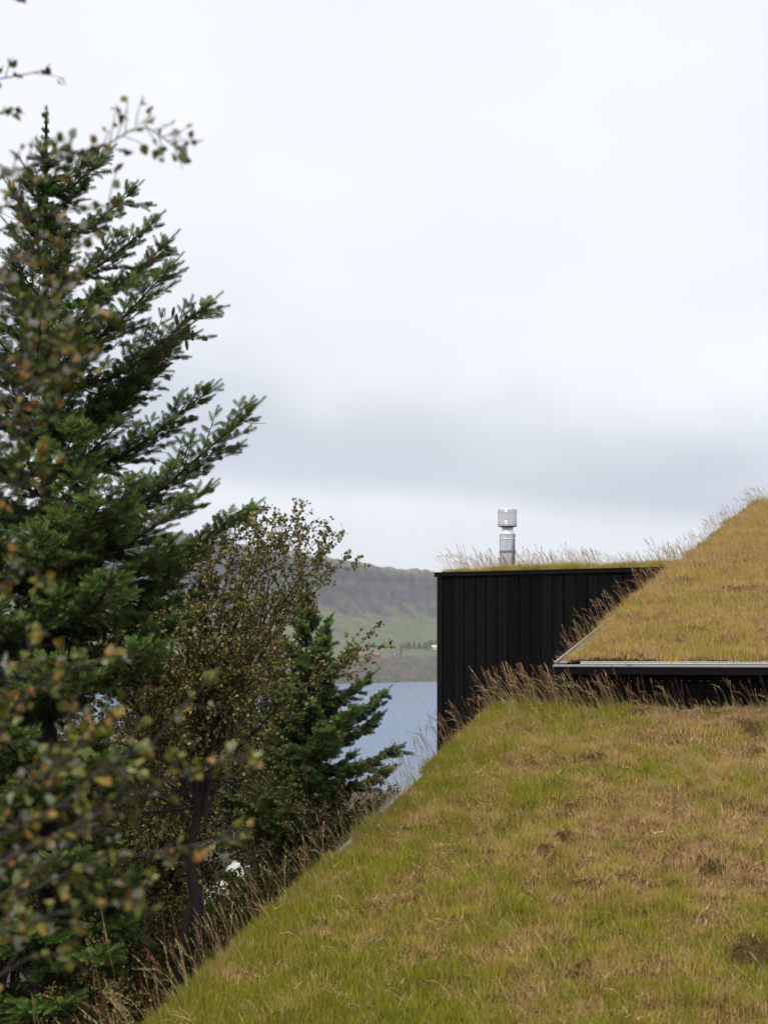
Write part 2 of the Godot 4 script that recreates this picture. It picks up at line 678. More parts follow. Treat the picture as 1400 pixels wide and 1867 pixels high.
func leaf_colour(tone: int) -> Color:
	var x := R(0, 1)
	var k := R(0.75, 1.25)
	var c: Color
	if tone == 0:      # birch turning in late summer
		c = Color(0.10, 0.115, 0.025) if x < 0.48 else Color(0.19, 0.18, 0.045) if x < 0.72 else Color(0.18, 0.08, 0.035) if x < 0.82 else Color(0.22, 0.145, 0.055) if x < 0.96 else Color(0.27, 0.29, 0.12)
	elif tone == 1:    # darker thicket
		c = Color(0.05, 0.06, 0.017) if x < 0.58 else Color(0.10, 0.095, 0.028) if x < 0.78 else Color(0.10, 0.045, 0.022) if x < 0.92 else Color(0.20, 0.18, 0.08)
	else:              # the near birch
		c = Color(0.095, 0.105, 0.011) if x < 0.56 else Color(0.16, 0.15, 0.015) if x < 0.72 else Color(0.20, 0.085, 0.018) if x < 0.79 else Color(0.20, 0.125, 0.018) if x < 0.96 else Color(0.24, 0.27, 0.09)
	return Color(c.r * k, c.g * k, c.b * k)


func stem_to(base: Vector3, tip: Vector3, r: float, lean: float, wood: MB, lv: Scatter, opt: Dictionary, from := 0.3) -> void:
	var pts := []
	var rads := []
	var ln := base.distance_to(tip)
	var w1 := rvec() * 0.05 * ln
	var w2 := rvec() * 0.02 * ln
	for k in 11:
		var t := k / 10.0
		var q := base.lerp(tip, t)
		q.y = lerpf(base.y, tip.y, lerpf(t, 1.0 - pow(1.0 - t, 1.6), lean))   # rises first, spreads later
		q += w1 * sin(PI * t) + w2 * sin(TAU * 1.5 * t)
		pts.append(q)
		rads.append(maxf(r * pow(1.0 - t, 0.8), 0.002))
	wood.tube(pts, rads, 5, Color.WHITE, false)
	var count := int(ln * (1.0 - from) * opt.side)
	for k in count:
		var t := from + (1.0 - from) * (k + R(0, 1)) / count
		var at := minf(t, 0.999) * 10
		var q: Vector3 = pts[int(at)].lerp(pts[int(at) + 1], at - int(at))
		var f: Vector3 = (pts[int(at) + 1] - pts[int(at)]).normalized()
		var side := f.cross(rvec()).normalized()
		grow(q, (f * R(0.6, 1.0) + side * R(0.4, 0.8)).normalized(), opt.twig * R(0.5, 1.2) * (1.2 - 0.75 * t), 0.0045 * (1.3 - t), 1, wood, lv, opt)
	grow(pts[10], (pts[10] - pts[9]).normalized(), 0.14, 0.003, 1, wood, lv, opt)


func shrub(called: String, label: String, at: Vector3, h: float, rad: float, stems: int, opt: Dictionary, group: String) -> Node3D:
	var o := thing(called, label, "shrub", at, group)
	var wood := MB.new()
	var lv := Scatter.new()
	for k in stems:
		var a := TAU * k / stems + R(-0.4, 0.4)
		var rr := rad * sqrt(R(0.05, 1.0))
		var tip := at + Vector3(cos(a) * rr, h * R(0.6, 1.0) * (1.0 - 0.35 * rr / rad), sin(a) * rr)
		stem_to(at + Vector3(cos(a), 0, sin(a)) * 0.12 * rad, tip, 0.014, 0.5, wood, lv, opt, 0.22)
	part("stems", wood.mesh(), M.birch_wood, o)
	copies("foliage", M.leaf_small, M.leaf, lv, o)
	return o


func again(o: Node3D, label: String, at: Vector3, turn: float, s: float) -> Node3D:
	var r: Node3D = o.duplicate()
	var stem_name := String(o.name)
	if stem_name.right(3).is_valid_int():
		stem_name = stem_name.left(-4)
	r.name = numbered(stem_name)
	add_child(r)
	r.position = at
	r.rotation.y = turn
	r.scale = Vector3.ONE * s
	r.set_meta("label", label)
	return r


# ------------------------------------------------------------------ the scene
func _ready() -> void:
	rng.seed = 20
	for q in [[n1, 1, 0.05], [n2, 2, 0.02], [n3, 3, 0.02]]:
		q[0].seed = q[1]
		q[0].frequency = q[2]
	# camera: level, lens shifted upwards, about 50 mm at f/2.5
	var cam := Camera3D.new()
	cam.name = "camera"
	add_child(cam)
	var lens := CameraAttributesPhysical.new()
	lens.frustum_focal_length = 50.0
	lens.frustum_focus_distance = 12.5
	lens.frustum_near = 0.1
	lens.frustum_far = 8000.0
	lens.exposure_aperture = 3.8
	cam.attributes = lens
	cam.projection = Camera3D.PROJECTION_FRUSTUM
	cam.keep_aspect = Camera3D.KEEP_HEIGHT
	cam.near = 0.1
	cam.far = 8000.0
	cam.size = 0.1 * 1867.0 / F
	cam.frustum_offset = Vector2(0, 0.1 * (HY - 933.5) / F)
	cam.current = true
	# overcast sky
	var env := Environment.new()
	env.background_mode = Environment.BG_SKY
	var sky := Sky.new()
	var pan := PanoramaSkyMaterial.new()
	pan.panorama = ImageTexture.create_from_image(sky_image())
	sky.sky_material = pan
	env.sky = sky
	env.tonemap_mode = Environment.TONE_MAPPER_LINEAR
	env.tonemap_exposure = 1.45
	env.sdfgi_enabled = true
	env.ssao_enabled = true
	env.ssil_enabled = true
	env.fog_enabled = true
	env.fog_density = 0.00013
	env.fog_light_color = lin(0.80, 0.86, 0.95)
	var we := WorldEnvironment.new()
	we.name = "world"
	we.environment = env
	add_child(we)
	var sun := DirectionalLight3D.new()
	sun.name = "sun"
	sun.light_energy = 0.6
	sun.light_angular_distance = 16.0
	sun.light_color = Color(1.0, 0.94, 0.85)
	sun.shadow_enabled = true
	add_child(sun)
	sun.look_at_from_position(Vector3.ZERO, Vector3(0.35, -1.0, -0.45))

	materials()
	setting()
	houses()
	grass()
	trees()
	near_birch()
	small_things()


func materials() -> void:
	var bark := mat(Color.WHITE, 0.9)
	bark.albedo_texture = noise_tex(0.05, 4, 3, [[0.2, lin(0.010, 0.0075, 0.006)], [0.8, lin(0.032, 0.024, 0.019)]])
	tri_map(bark, Vector3(3, 1.2, 3))
	M.bark = bark
	M.twig = mat(lin(0.055, 0.036, 0.024), 0.85)
	M.birch_wood = mat(lin(0.026, 0.016, 0.014), 0.8)
	M.grey_wood = mat(lin(0.045, 0.034, 0.028), 0.8)
	M.needle = leafy(0.6, 0.1, 0.22)
	M.leaf = leafy(0.5, 0.35, 0.35)
	M.grass = leafy(0.6, 0.35, 0.35)
	M.shoot = [spruce_shoot(0), spruce_shoot(1), spruce_shoot(2)]
	M.leaf_small = leaf_mesh(0.36, 0.35, 0.2, 4)
	M.leaf_big = [leaf_mesh(0.37, 0.3, 0.15, 8), leaf_mesh(0.40, 0.55, 0.3, 8), leaf_mesh(0.34, 0.15, 0.05, 8)]
	# black stained sawn boards: fine saw marks across, streaks along
	var wood := mat(lin(1, 1, 1), 0.62)
	wood.albedo_texture = noise_tex(0.02, 5, 8, [[0.15, lin(0.0025, 0.0024, 0.003)], [0.5, lin(0.006, 0.0057, 0.0068)], [0.7, lin(0.016, 0.0155, 0.018)], [0.95, lin(0.05, 0.047, 0.05)]])
	wood.heightmap_enabled = true
	wood.heightmap_texture = noise_tex(0.02, 4, 9, [])
	wood.heightmap_scale = 1.2
	wood.metallic_specular = 0.2
	tri_map(wood, Vector3(0.7, 14.0, 0.7))
	M.black_board = wood
	M.black_boards = []
	for k in 4:
		var w: StandardMaterial3D = wood.duplicate()
		w.albedo_color = Color(1, 1, 1) * [0.82, 0.7, 0.62, 0.76][k]
		w.uv1_offset = Vector3(0.13 * k, 0.37 * k, 0.21 * k)
		w.roughness = [0.62, 0.55, 0.68, 0.5][k]
		M.black_boards.append(w)
	M.black_trim = mat(lin(0.004, 0.004, 0.005), 0.65)
	M.black_trim.metallic_specular = 0.25
	var zinc := mat(Color.WHITE, 0.5, 0.35)
	zinc.albedo_texture = noise_tex(0.015, 3, 21, [[0.2, lin(0.19, 0.195, 0.20)], [0.8, lin(0.30, 0.305, 0.32)]])
	tri_map(zinc, Vector3(3, 3, 3))
	M.zinc = zinc
	var zl: StandardMaterial3D = zinc.duplicate()
	zl.albedo_texture = noise_tex(0.015, 3, 21, [[0.2, lin(0.32, 0.33, 0.35)], [0.8, lin(0.46, 0.47, 0.49)]])
	M.zinc_light = zl
	var steel := mat(lin(0.72, 0.72, 0.73), 0.24, 1.0)
	steel.roughness_texture = noise_tex(0.02, 3, 22, [[0.0, Color(0.75, 0.75, 0.75)], [1.0, Color.WHITE]])
	tri_map(steel, Vector3(30, 1, 30))
	steel.roughness = 0.3
	M.steel = steel
	var soil := mat(Color.WHITE, 0.95)
	soil.albedo_texture = noise_tex(0.03, 5, 31, [[0.2, lin(0.02, 0.012, 0.006)], [0.45, lin(0.055, 0.036, 0.014)], [0.6, lin(0.05, 0.05, 0.012)], [0.85, lin(0.10, 0.066, 0.028)]])
	tri_map(soil, Vector3(1.3, 1.3, 1.3))
	soil.metallic_specular = 0.1
	M.soil = soil
	var litter := mat(Color.WHITE, 0.95)
	litter.albedo_texture = noise_tex(0.02, 6, 32, [[0.2, lin(0.018, 0.014, 0.009)], [0.5, lin(0.035, 0.032, 0.014)], [0.8, lin(0.06, 0.042, 0.02)]])
	tri_map(litter, Vector3(0.5, 0.5, 0.5))
	M.litter = litter


# ------------------------------------------------------------------ ground, water, hills
func setting() -> void:
	# the ground: from behind the camera down to the lake bed
	var ds := func(b: float) -> float: return -40.0 + 44.0 * b if b < 1.0 else 4.0 + 36.0 * (b - 1.0) if b < 2.0 else 40.0 * pow(10.0, (b - 2.0))
	var gf := func(a: float, b: float) -> Vector3:
		var d: float = (ds as Callable).call(b)
		var x := a * (30.0 + maxf(d, 0.0) * 1.3)
		return Vector3(x, ground_y(x, d), -d)
	var g := part("ground", sheet(gf, -1, 1, 120, 0, 3, 130), M.litter, self)
	tag(g, "dark heath ground falling to the lake", "ground", "", "structure")
	# water
	var wm := mat(lin(0.05, 0.11, 0.21), 0.2)
	wm.roughness = 1.0
	wm.roughness_texture = noise_tex(0.012, 4, 43, [[0.3, Color(0.12, 0.12, 0.12)], [0.7, Color(0.36, 0.36, 0.36)]])
	wm.normal_enabled = true
	wm.normal_texture = noise_tex(0.02, 4, 41, [], 512, 6.0)
	wm.normal_scale = 0.7
	tri_map(wm, Vector3(0.06, 0.06, 0.06))
	var wf := func(a: float, b: float) -> Vector3: return Vector3(a, LAKE, -b)
	var w := part("water", sheet(wf, -2600, 2600, 2, 120, 2600, 2), wm, self)
	tag(w, "blue grey rippled water of the lake", "water", "", "structure")
	hills()


func shore_depth(u: float) -> float:   # depth of the far shore along the direction x / depth = u
	return maxf(560.0, 1300.0 + 1950.0 * u) if u < 0.3 else 1885.0 + 900.0 * (u - 0.3)


const PROFILE := [Vector2(-60, -34), Vector2(0, -25.2), Vector2(12, -21), Vector2(60, -13), Vector2(120, -4), Vector2(160, -1), Vector2(220, 1), Vector2(330, 12), Vector2(440, 27), Vector2(530, 42), Vector2(600, 56), Vector2(640, 72), Vector2(655, 84), Vector2(676, 92), Vector2(690, 110), Vector2(720, 120), Vector2(860, 126), Vector2(1300, 132), Vector2(2200, 140)]


func profile(delta: float) -> float:
	for k in PROFILE.size() - 1:
		if delta <= PROFILE[k + 1].x:
			return lerpf(PROFILE[k].y, PROFILE[k + 1].y, clampf((delta - PROFILE[k].x) / (PROFILE[k + 1].x - PROFILE[k].x), 0, 1))
	return PROFILE[-1].y


func hill_point(u: float, delta: float) -> Vector3:
	var d := shore_depth(u) + delta
	var x := u * d
	var y := profile(delta + (18.0 * n1.get_noise_2d(x * 0.10, d * 0.03) + 12.0 * n1.get_noise_2d(x * 0.8 + 70.0, d * 0.12)) * (1.0 - smoothstep(690.0, 730.0, delta)))
	var k := smoothstep(20.0, 200.0, delta)
	y += smoothstep(2.0, 30.0, delta) * (2.6 * n1.get_noise_2d(x * 2.2, d * 1.4) + 1.2 * n1.get_noise_2d(x * 7.0, d * 5.0))
	y += k * 5.0 * n1.get_noise_2d(x * 0.25 + 300.0, d * 0.25)
	var cl := smoothstep(560.0, 660.0, delta)
	y += cl * (2.5 * n1.get_noise_2d(x * 0.09 + 500.0, 3.0) + 0.7 * n1.get_noise_2d(x * 0.45, 90.0))
	y += cl * clampf((0.04 - u) * 160.0, 0.0, 36.0)
	y -= smoothstep(600.0, 690.0, delta) * 3.5 * absf(n1.get_noise_2d(x * 0.5 + 800.0, d * 0.05))
	return Vector3(x, y, -d)


func hills() -> void:
	var us := []
	var u := -1.1
	while u < 0.9:
		us.append(u)
		u += 0.0011 if u > -0.22 and u < 0.06 else 0.012
	var dl := []
	var t := -60.0
	while t < 2200.0:
		dl.append(t)
		t += 5.0 if t < 150 else 9.0 if t < 560 else 4.0 if t < 740 else 60.0
	var st := SurfaceTool.new()
	st.begin(Mesh.PRIMITIVE_TRIANGLES)
	st.set_smooth_group(0)
	for q in us:
		for e in dl:
			var p := hill_point(q, e)
			var a := n3.get_noise_2d(p.x * 2.2, p.z * 0.9)
			var b := n3.get_noise_2d(p.x * 0.7 + 90.0, p.z * 0.5)
			var c := Color(0.07, 0.12, 0.032).lerp(Color(0.13, 0.105, 0.05), clampf(0.5 + 1.8 * n3.get_noise_2d(p.x * 1.6 - p.z * 0.9, p.z * 2.6 + p.x * 0.8) + 0.9 * b, 0, 1))
			c = c.lerp(Color(0.028, 0.03, 0.017).lerp(Color(0.10, 0.078, 0.05), clampf(0.45 + 1.5 * n3.get_noise_2d(p.x * 5.0, e * 7.0) + 1.0 * a, 0, 1)), 0.92 * (1.0 - smoothstep(100.0, 190.0, e + 80.0 * a)))   # scrub on the shore bank
			var strata := 0.5 + 0.5 * sin(p.y * 0.55 + 7.0 * b + 3.0 * a)
			var rock := Color(0.034, 0.034, 0.042).lerp(Color(0.095, 0.088, 0.09), clampf(strata * 0.35 + 1.1 * n3.get_noise_2d(p.x * 3.0, p.y * 3.0) + 0.1, 0, 1))
			var rk := smoothstep(0.30, 0.60, smoothstep(540.0, 660.0, e) + 1.0 * n3.get_noise_2d(p.x * 2.2 + 40.0 + e * 1.2, e * 0.5))
			c = c.lerp(rock, rk)
			c = c.lerp(Color(0.19, 0.16, 0.125), smoothstep(690.0, 735.0, e + 25.0 * a))
			st.set_color(c)
			st.add_vertex(p)
	var nd := dl.size()
	for k in us.size() - 1:
		for j in nd - 1:
			var q := k * nd + j
			for w in [q, q + 1, q + nd, q + nd, q + 1, q + nd + 1]:
				st.add_index(w)
	st.generate_normals()
	var hm := mat(Color.WHITE, 0.95)
	hm.vertex_color_use_as_albedo = true
	hm.albedo_texture = noise_tex(0.02, 6, 51, [[0.2, lin(0.55, 0.55, 0.55)], [0.8, lin(1, 1, 1)]])
	tri_map(hm, Vector3(0.012, 0.02, 0.012))
	hm.heightmap_enabled = true
	hm.heightmap_texture = hm.albedo_texture
	hm.heightmap_scale = 220.0
	var h := part("hill", st.commit(), hm, self)
	tag(h, "long flat topped hill with dark cliffs across the lake", "hill", "", "structure")


# ------------------------------------------------------------------ houses
func boards(parent: Node3D, at: Vector3, count: int, y0: float, y1: float, pitch: float, screws := false) -> void:
	# vertical boards, each its own piece, standing on the wall plane; the left edge of the first at «at»
	var meshes := []
	for k in 3:
		var b := MB.new()
		b.box(Vector3.ZERO, Vector3((pitch - 0.013 + 0.001 * k) / 2, 0, 0), Vector3(0, (y1 - y0) / 2, 0), Vector3(0, 0, 0.011), 0.003)
		meshes.append(b.mesh())
	var sc := MB.new()
	sc.lathe([Vector2(0.0, 0.002), Vector2(0.0028, 0.0015), Vector2(0.0034, 0)], Vector3.ZERO, 8)
	var scm := sc.mesh()
	for k in count:
		var o := MeshInstance3D.new()
		o.name = "board"
		o.mesh = meshes[rng.randi() % 3]
		o.material_override = M.black_board if screws else M.black_boards[rng.randi() % 4]
		parent.add_child(o, true)
		o.transform = Transform3D(Basis(er, Vector3.UP, en).rotated(en, R(-0.0012, 0.0012)), at + er * (pitch * (k + 0.5)) + Vector3.UP * (y0 + y1) / 2 + en * R(0.010, 0.0155) - parent.position)
		if screws:
			for s in [-1, 1]:
				var q := MeshInstance3D.new()
				q.name = "screw"
				q.mesh = scm
				q.material_override = M.steel
				o.add_child(q, true)
				q.transform = Transform3D(Basis(Vector3.RIGHT, Vector3.BACK, Vector3.DOWN), Vector3(s * pitch * 0.3, (y1 - y0) / 2 - 0.045, 0.0112))


func wall_slab(b: MB, at: Vector3, along: Vector3, ln: float, y0: float, y1: float, thick: Vector3) -> void:
	b.box(at + along * ln / 2 + Vector3.UP * (y0 + y1) / 2 + thick / 2, along * ln / 2, Vector3.UP * (y1 - y0) / 2, thick / 2)


func houses() -> void:
	var pitch := 0.152
	# --- the flat-roofed cabin with the flue
	var top := 1.10
	var bot := -3.9
	var cab := thing("black_cabin", "black boarded flat-roofed cabin with steel flue and grass on its roof", "house", Vector3(BX.x, bot, BX.z))
	var depth := 4.2
	var ln := 3.5
	var b := MB.new()
	wall_slab(b, BX, er, ln, bot, top, eu * 0.15)
	wall_slab(b, BX + eu * (depth - 0.15), er, ln, bot, top, eu * 0.15)
	wall_slab(b, BX + eu * 0.152, eu, depth - 0.304, bot, top, er * 0.15)
	part("wall", b.mesh(), M.black_trim, cab)
	b = MB.new()
	b.box(BX + er * 0.042 + en * 0.014 + Vector3.UP * (bot + top - 0.05) / 2, er * 0.038, Vector3.UP * (top - 0.05 - bot) / 2, en * 0.0135, 0.003)
	part("corner_board", b.mesh(), M.black_board, cab)
	boards(cab, BX + er * 0.085, 22, bot, top - 0.05, pitch)
	b = MB.new()
	b.box(BX + er * (ln / 2 - 0.015) + en * 0.02 + Vector3.UP * (top - 0.022), er * (ln / 2 + 0.015), Vector3.UP * 0.026, en * 0.022, 0.004)
	b.box(BX + er * (ln / 2 - 0.015) + en * 0.012 + Vector3.UP * (top + 0.008), er * (ln / 2 + 0.018), Vector3.UP * 0.0035, en * 0.034, 0.001)
	b.box(BX - er * 0.012 + eu * depth / 2 + Vector3.UP * (top - 0.022), er * 0.016, Vector3.UP * 0.026, eu * depth / 2, 0.003)
	part("roof_trim", b.mesh(), M.black_trim, cab)
	b = MB.new()
	b.box(BX + er * ln / 2 + eu * depth / 2 + Vector3.UP * (top - 0.03), er * (ln / 2 - 0.01), Vector3.UP * 0.03, eu * (depth / 2 - 0.01))
	part("roof", b.mesh(), M.soil, cab)
	# flue
	var fd := 20.2
	var s := fd / F
	var at := P(925, HY, fd)
	var yy := func(py: float) -> float: return (HY - py) * s
	var r := 14.4 * s
	var rb := 17.2 * s
	b = MB.new()
	b.lathe([Vector2(r, 1.0), Vector2(r, yy.call(985)), Vector2(r + 0.003, yy.call(984.5)), Vector2(r + 0.003, yy.call(983)), Vector2(r, yy.call(982.5)), Vector2(r, yy.call(976)), Vector2(r + 0.004, yy.call(975.5)), Vector2(r + 0.004, yy.call(974)), Vector2(r - 0.004, yy.call(973.6))], at)
	var v := Vector3(0.4, 0, 0.916)
	b.box(at + v * r + Vector3.UP * (1.0 + yy.call(976)) / 2, v.cross(Vector3.UP) * 0.006, Vector3.UP * (yy.call(976) - 1.0) / 2, v * 0.0018, 0.0005)
	var fl := part("flue", b.mesh(), M.steel, cab)
	b = MB.new()
	b.lathe([Vector2(r, yy.call(1009)), Vector2(r + 0.0035, yy.call(1008.7)), Vector2(r + 0.0035, yy.call(1004.3)), Vector2(r, yy.call(1004))], at)
	b.box(at + Vector3(-0.5, 0, 0.866) * (r + 0.008) + Vector3.UP * yy.call(1006.5), Vector3(0.866, 0, 0.5) * 0.011, Vector3.UP * 0.009, Vector3(-0.5, 0, 0.866) * 0.008, 0.001)
	part("clamp", b.mesh(), M.zinc, fl)
	b = MB.new()
	b.lathe([Vector2(r + 0.09, 1.13), Vector2(r + 0.004, 1.19), Vector2(r, 1.195)], at)
	part("storm_collar", b.mesh(), M.zinc, fl)
	b = MB.new()
	b.lathe([Vector2(r - 0.004, yy.call(973.6)), Vector2(10.5 * s, yy.call(966)), Vector2(9.6 * s, yy.call(965.5)), Vector2(9.6 * s, yy.call(960))], at)
	part("cone", b.mesh(), mat(lin(0.8, 0.8, 0.8), 0.45, 0.6), fl)
	b = MB.new()
	b.lathe([Vector2(9.7 * s, yy.call(964.2)), Vector2(9.9 * s, yy.call(963.8)), Vector2(9.3 * s, yy.call(962.0)), Vector2(15.5 * s, yy.call(960.3)), Vector2(15.5 * s, yy.call(959.8))], at)
	part("throat", b.mesh(), M.black_trim, fl)
	b = MB.new()
	var pr := [Vector2(15.2 * s, yy.call(960.2)), Vector2(rb, yy.call(960.2))]
	for q in [958.5, 956.0, 952.5, 936.0, 933.0]:
		pr.append_array([Vector2(rb, yy.call(q + 0.9)), Vector2(rb + 0.004, yy.call(q + 0.5)), Vector2(rb + 0.004, yy.call(q - 0.5)), Vector2(rb, yy.call(q - 0.9))])
	pr.append_array([Vector2(rb, yy.call(930.4)), Vector2(rb + 0.003, yy.call(930)), Vector2(rb - 0.003, yy.call(929)), Vector2(rb - 0.02, yy.call(929.5)), Vector2(0.0, yy.call(930.5))])
	b.lathe(pr, at)
	part("cowl", b.mesh(), M.steel, fl)

	# --- the upper house with the sloping turf roof
	var hb := -3.8
	var run := 10.9
	var wide := 7.0
	var up := thing("turf_roof_house", "house with a long sloping dry grass roof behind a perforated metal eave", "house", Vector3(A.x, hb, A.z))
	var face0 := A + eu * 0.13 + er * 0.10
	b = MB.new()
	wall_slab(b, Vector3(face0.x, 0, face0.z), er, wide - 0.2, hb, A.y - 0.05, eu * 0.2)
	# the gable wall under the rake, and the back
	var g0 := Vector3(face0.x, 0, face0.z) + eu * 0.2
	var gl := run - 0.55
	var q0 := g0 + Vector3.UP * hb
	var q1 := g0 + eu * gl + Vector3.UP * hb
	var ya := A.y - 0.10 + SLOPE_HIGH * 0.3
	var yb := ya + SLOPE_HIGH * gl
	for side in [0.0, 0.2]:
		b.face([q0 + er * side, q1 + er * side, g0 + eu * gl + er * side + Vector3.UP * yb, g0 + er * side + Vector3.UP * ya], -er if side == 0.0 else er)
	wall_slab(b, Vector3(g0.x, 0, g0.z) + eu * gl, er, wide - 0.2, hb, yb - 0.02, eu * 0.2)
	part("wall", b.mesh(), M.black_trim, up)
	boards(up, Vector3(face0.x, 0, face0.z) + er * 0.02, 42, -0.54, A.y - 0.075, pitch, true)
	# roof deck, a slab along the slope
	var us := (eu + Vector3.UP * SLOPE_HIGH).normalized()
	var un := er.cross(us).normalized()
	if un.y < 0:
		un = -un
	var sl := run * sqrt(1.0 + SLOPE_HIGH * SLOPE_HIGH)
	b = MB.new()
	b.box(A + er * wide / 2 + us * sl / 2 - un * 0.03, er * (wide / 2 - 0.02), un * 0.022, us * (sl / 2 - 0.02))
	var deck := part("roof", b.mesh(), M.black_trim, up)
	# black fascia, light edge above it
	b = MB.new()
	b.box(A + er * wide / 2 + en * 0.004 + Vector3.DOWN * 0.042, er * wide / 2, Vector3.UP * 0.030, en * 0.012, 0.002)
	part("fascia", b.mesh(), M.black_trim, up)
	b = MB.new()
	b.box(A + er * wide / 2 + en * 0.012 + Vector3.DOWN * 0.003, er * (wide / 2 + 0.004), Vector3.UP * 0.009, en * 0.010, 0.002)
	b.box(A + er * wide / 2 + eu * 0.045 + Vector3.DOWN * 0.006, er * (wide / 2), Vector3.UP * 0.0015, eu * 0.05)
	part("eave_flashing", b.mesh(), M.zinc_light, up)
	for k in 4:
		b = MB.new()
		b.box(A + er * (0.62 + 1.45 * k) + en * 0.0125 + Vector3.DOWN * 0.003, er * 0.022, Vector3.UP * 0.0105, en * 0.011, 0.001)
		part("joint_cover", b.mesh(), M.zinc, up)
	# verge flashing up the rake
	b = MB.new()
	b.box(A + er * 0.012 + us * sl / 2 + un * 0.006, er * 0.0025, un * 0.020, us * sl / 2, 0.0008)
	b.box(A + er * 0.050 + us * (sl / 2 + 0.03) + un * 0.004, er * 0.036, un * 0.0015, us * (sl / 2 - 0.03))
	b.box(A + er * 0.006 + us * sl / 2 + un * 0.0265, er * 0.009, un * 0.0012, us * sl / 2)
	part("verge_flashing", b.mesh(), M.zinc, up)
	# perforated strip that holds the turf, real holes
	b = MB.new()
	var cell := 0.0135
	var hgt := 0.0135
	var st0 := A + er * 0.19 + eu * 0.085 + Vector3.UP * 0.004
	for k in int((wide - 0.2) / cell):
		for j in 2:
			var o: Vector3 = st0 + er * cell * (k + (0.5 if j else 0.0)) + Vector3.UP * hgt * j
			var e := er * cell
			var y := Vector3.UP * hgt
			var mid := o + e / 2 + y / 2
			var rim := [o, o + e / 2, o + e, o + e + y / 2, o + e + y, o + e / 2 + y, o + y, o + y / 2]
			var inn := []
			for m in 8:
				var an := PI * 1.25 + TAU * m / 8
				inn.append(mid + er * cos(an) * cell * 0.30 + Vector3.UP * sin(an) * hgt * 0.30)
			for m in 8:
				b.quad(rim[m], rim[(m + 1) % 8], inn[(m + 1) % 8], inn[m])
	b.box(st0 + er * (wide - 0.2) / 2 + Vector3.UP * (hgt * 2 + 0.001) + eu * 0.004, er * (wide - 0.2) / 2, Vector3.UP * 0.001, eu * 0.005)
	part("perforated_strip", b.mesh(), mat(lin(0.72, 0.72, 0.72), 0.5, 0.0), up)
	b = MB.new()
	b.box(A + er * (0.78 + 2.6) + eu * 0.055 + Vector3.UP * 0.006, er * 2.6, Vector3.UP * 0.0045, eu * 0.006, 0.001)
	part("loose_strip", b.mesh(), M.black_trim, up)
	# the turf itself
	var hs := func(a: float, d: float) -> Vector3: return high_point(a, d, 0.035 * smoothstep(0.09, 0.3, d) * smoothstep(0.03, 0.2, a) - 0.03)
	var tf := part("turf", sheet(hs, 0.04, wide - 0.05, 120, 0.10, run - 0.02, 180), M.soil, up)
	var hs2 := func(a: float, d: float) -> Vector3:
		var p := high_point(a, run - 0.02, 0.005)
		return p + eu * d + Vector3.DOWN * d * 0.45
	part("turf", sheet(hs2, 0.04, wide - 0.05, 60, 0.0, 2.5, 10), M.soil, up)

	# --- the near roof below
	var nb := -3.9
	var w2 := 6.0
	var r2 := 7.6
	var lo := thing("turf_roof_house", "low house whose grass roof with a metal left edge slopes toward the viewer", "house", Vector3(C.x, nb, C.z))
	us = (-eu + Vector3.DOWN * SLOPE_LOW).normalized()
	un = us.cross(er).normalized()
	if un.y < 0:
		un = -un
	sl = r2 * sqrt(1.0 + SLOPE_LOW * SLOPE_LOW)
	b = MB.new()
	b.box(C + er * w2 / 2 + us * sl / 2 - un * 0.09, er * (w2 / 2 - 0.02), un * 0.03, us * (sl / 2 - 0.01))
	part("roof", b.mesh(), M.black_trim, lo)
	b = MB.new()
	var e0 := C + er * 0.12 - eu * 0.1
	for side in [0.0, 0.2]:
		b.face([Vector3(e0.x, nb, e0.z) + er * side, Vector3(e0.x, C.y - 0.18, e0.z) + er * side, Vector3(e0.x, C.y - 0.18 - SLOPE_LOW * (r2 - 0.4), e0.z) - eu * (r2 - 0.4) + er * side, Vector3(e0.x, nb, e0.z) - eu * (r2 - 0.4) + er * side], -er if side == 0.0 else er)
	wall_slab(b, Vector3(C.x, 0, C.z) + er * 0.13, er, w2 - 0.2, nb, C.y - 0.14, -eu * 0.1)
	part("wall", b.mesh(), M.black_trim, lo)
	b = MB.new()
	b.box(C + er * 0.004 + us * sl / 2 - un * 0.05, er * 0.002, un * 0.065, us * sl / 2, 0.0006)
	b.box(C + er * 0.020 + us * sl / 2 + un * 0.017, er * 0.018, un * 0.0015, us * sl / 2)
	part("verge_flashing", b.mesh(), M.zinc, lo)
	b = MB.new()
	b.box(C + er * 2.7 + eu * 0.075 + Vector3.UP * 0.0, er * 2.2, Vector3.UP * 0.012, eu * 0.004, 0.001)
	part("ridge_flashing", b.mesh(), M.zinc, lo)
	var ls := func(a: float, d: float) -> Vector3: return low_point(a, d, 0.02 * smoothstep(0.03, 0.2, a) - 0.01)
	part("turf", sheet(ls, 0.05, w2 - 0.05, 130, -0.03, r2 - 0.05, 170), M.soil, lo)


# ------------------------------------------------------------------ turf grass
func grass_colour(kind: int, gn: float) -> Color:
	var k := R(0.75, 1.25)
	var c: Color
	if kind == 0:
		c = Color(0.28, 0.295, 0.024).lerp(Color(0.60, 0.45, 0.11), clampf(0.5 - gn * 1.4 + R(-0.35, 0.35), 0, 1))
	elif kind == 1:
		c = Color(0.70, 0.49, 0.27).lerp(Color(0.33, 0.19, 0.095), R(0, 1))
	elif kind == 2:
		c = Color(0.20, 0.085, 0.05).lerp(Color(0.42, 0.24, 0.13), R(0, 1))
	else:
		c = Color(0.62, 0.47, 0.27).lerp(Color(0.36, 0.32, 0.14), R(0, 1))
	return Color(c.r * k, c.g * k, c.b * k)


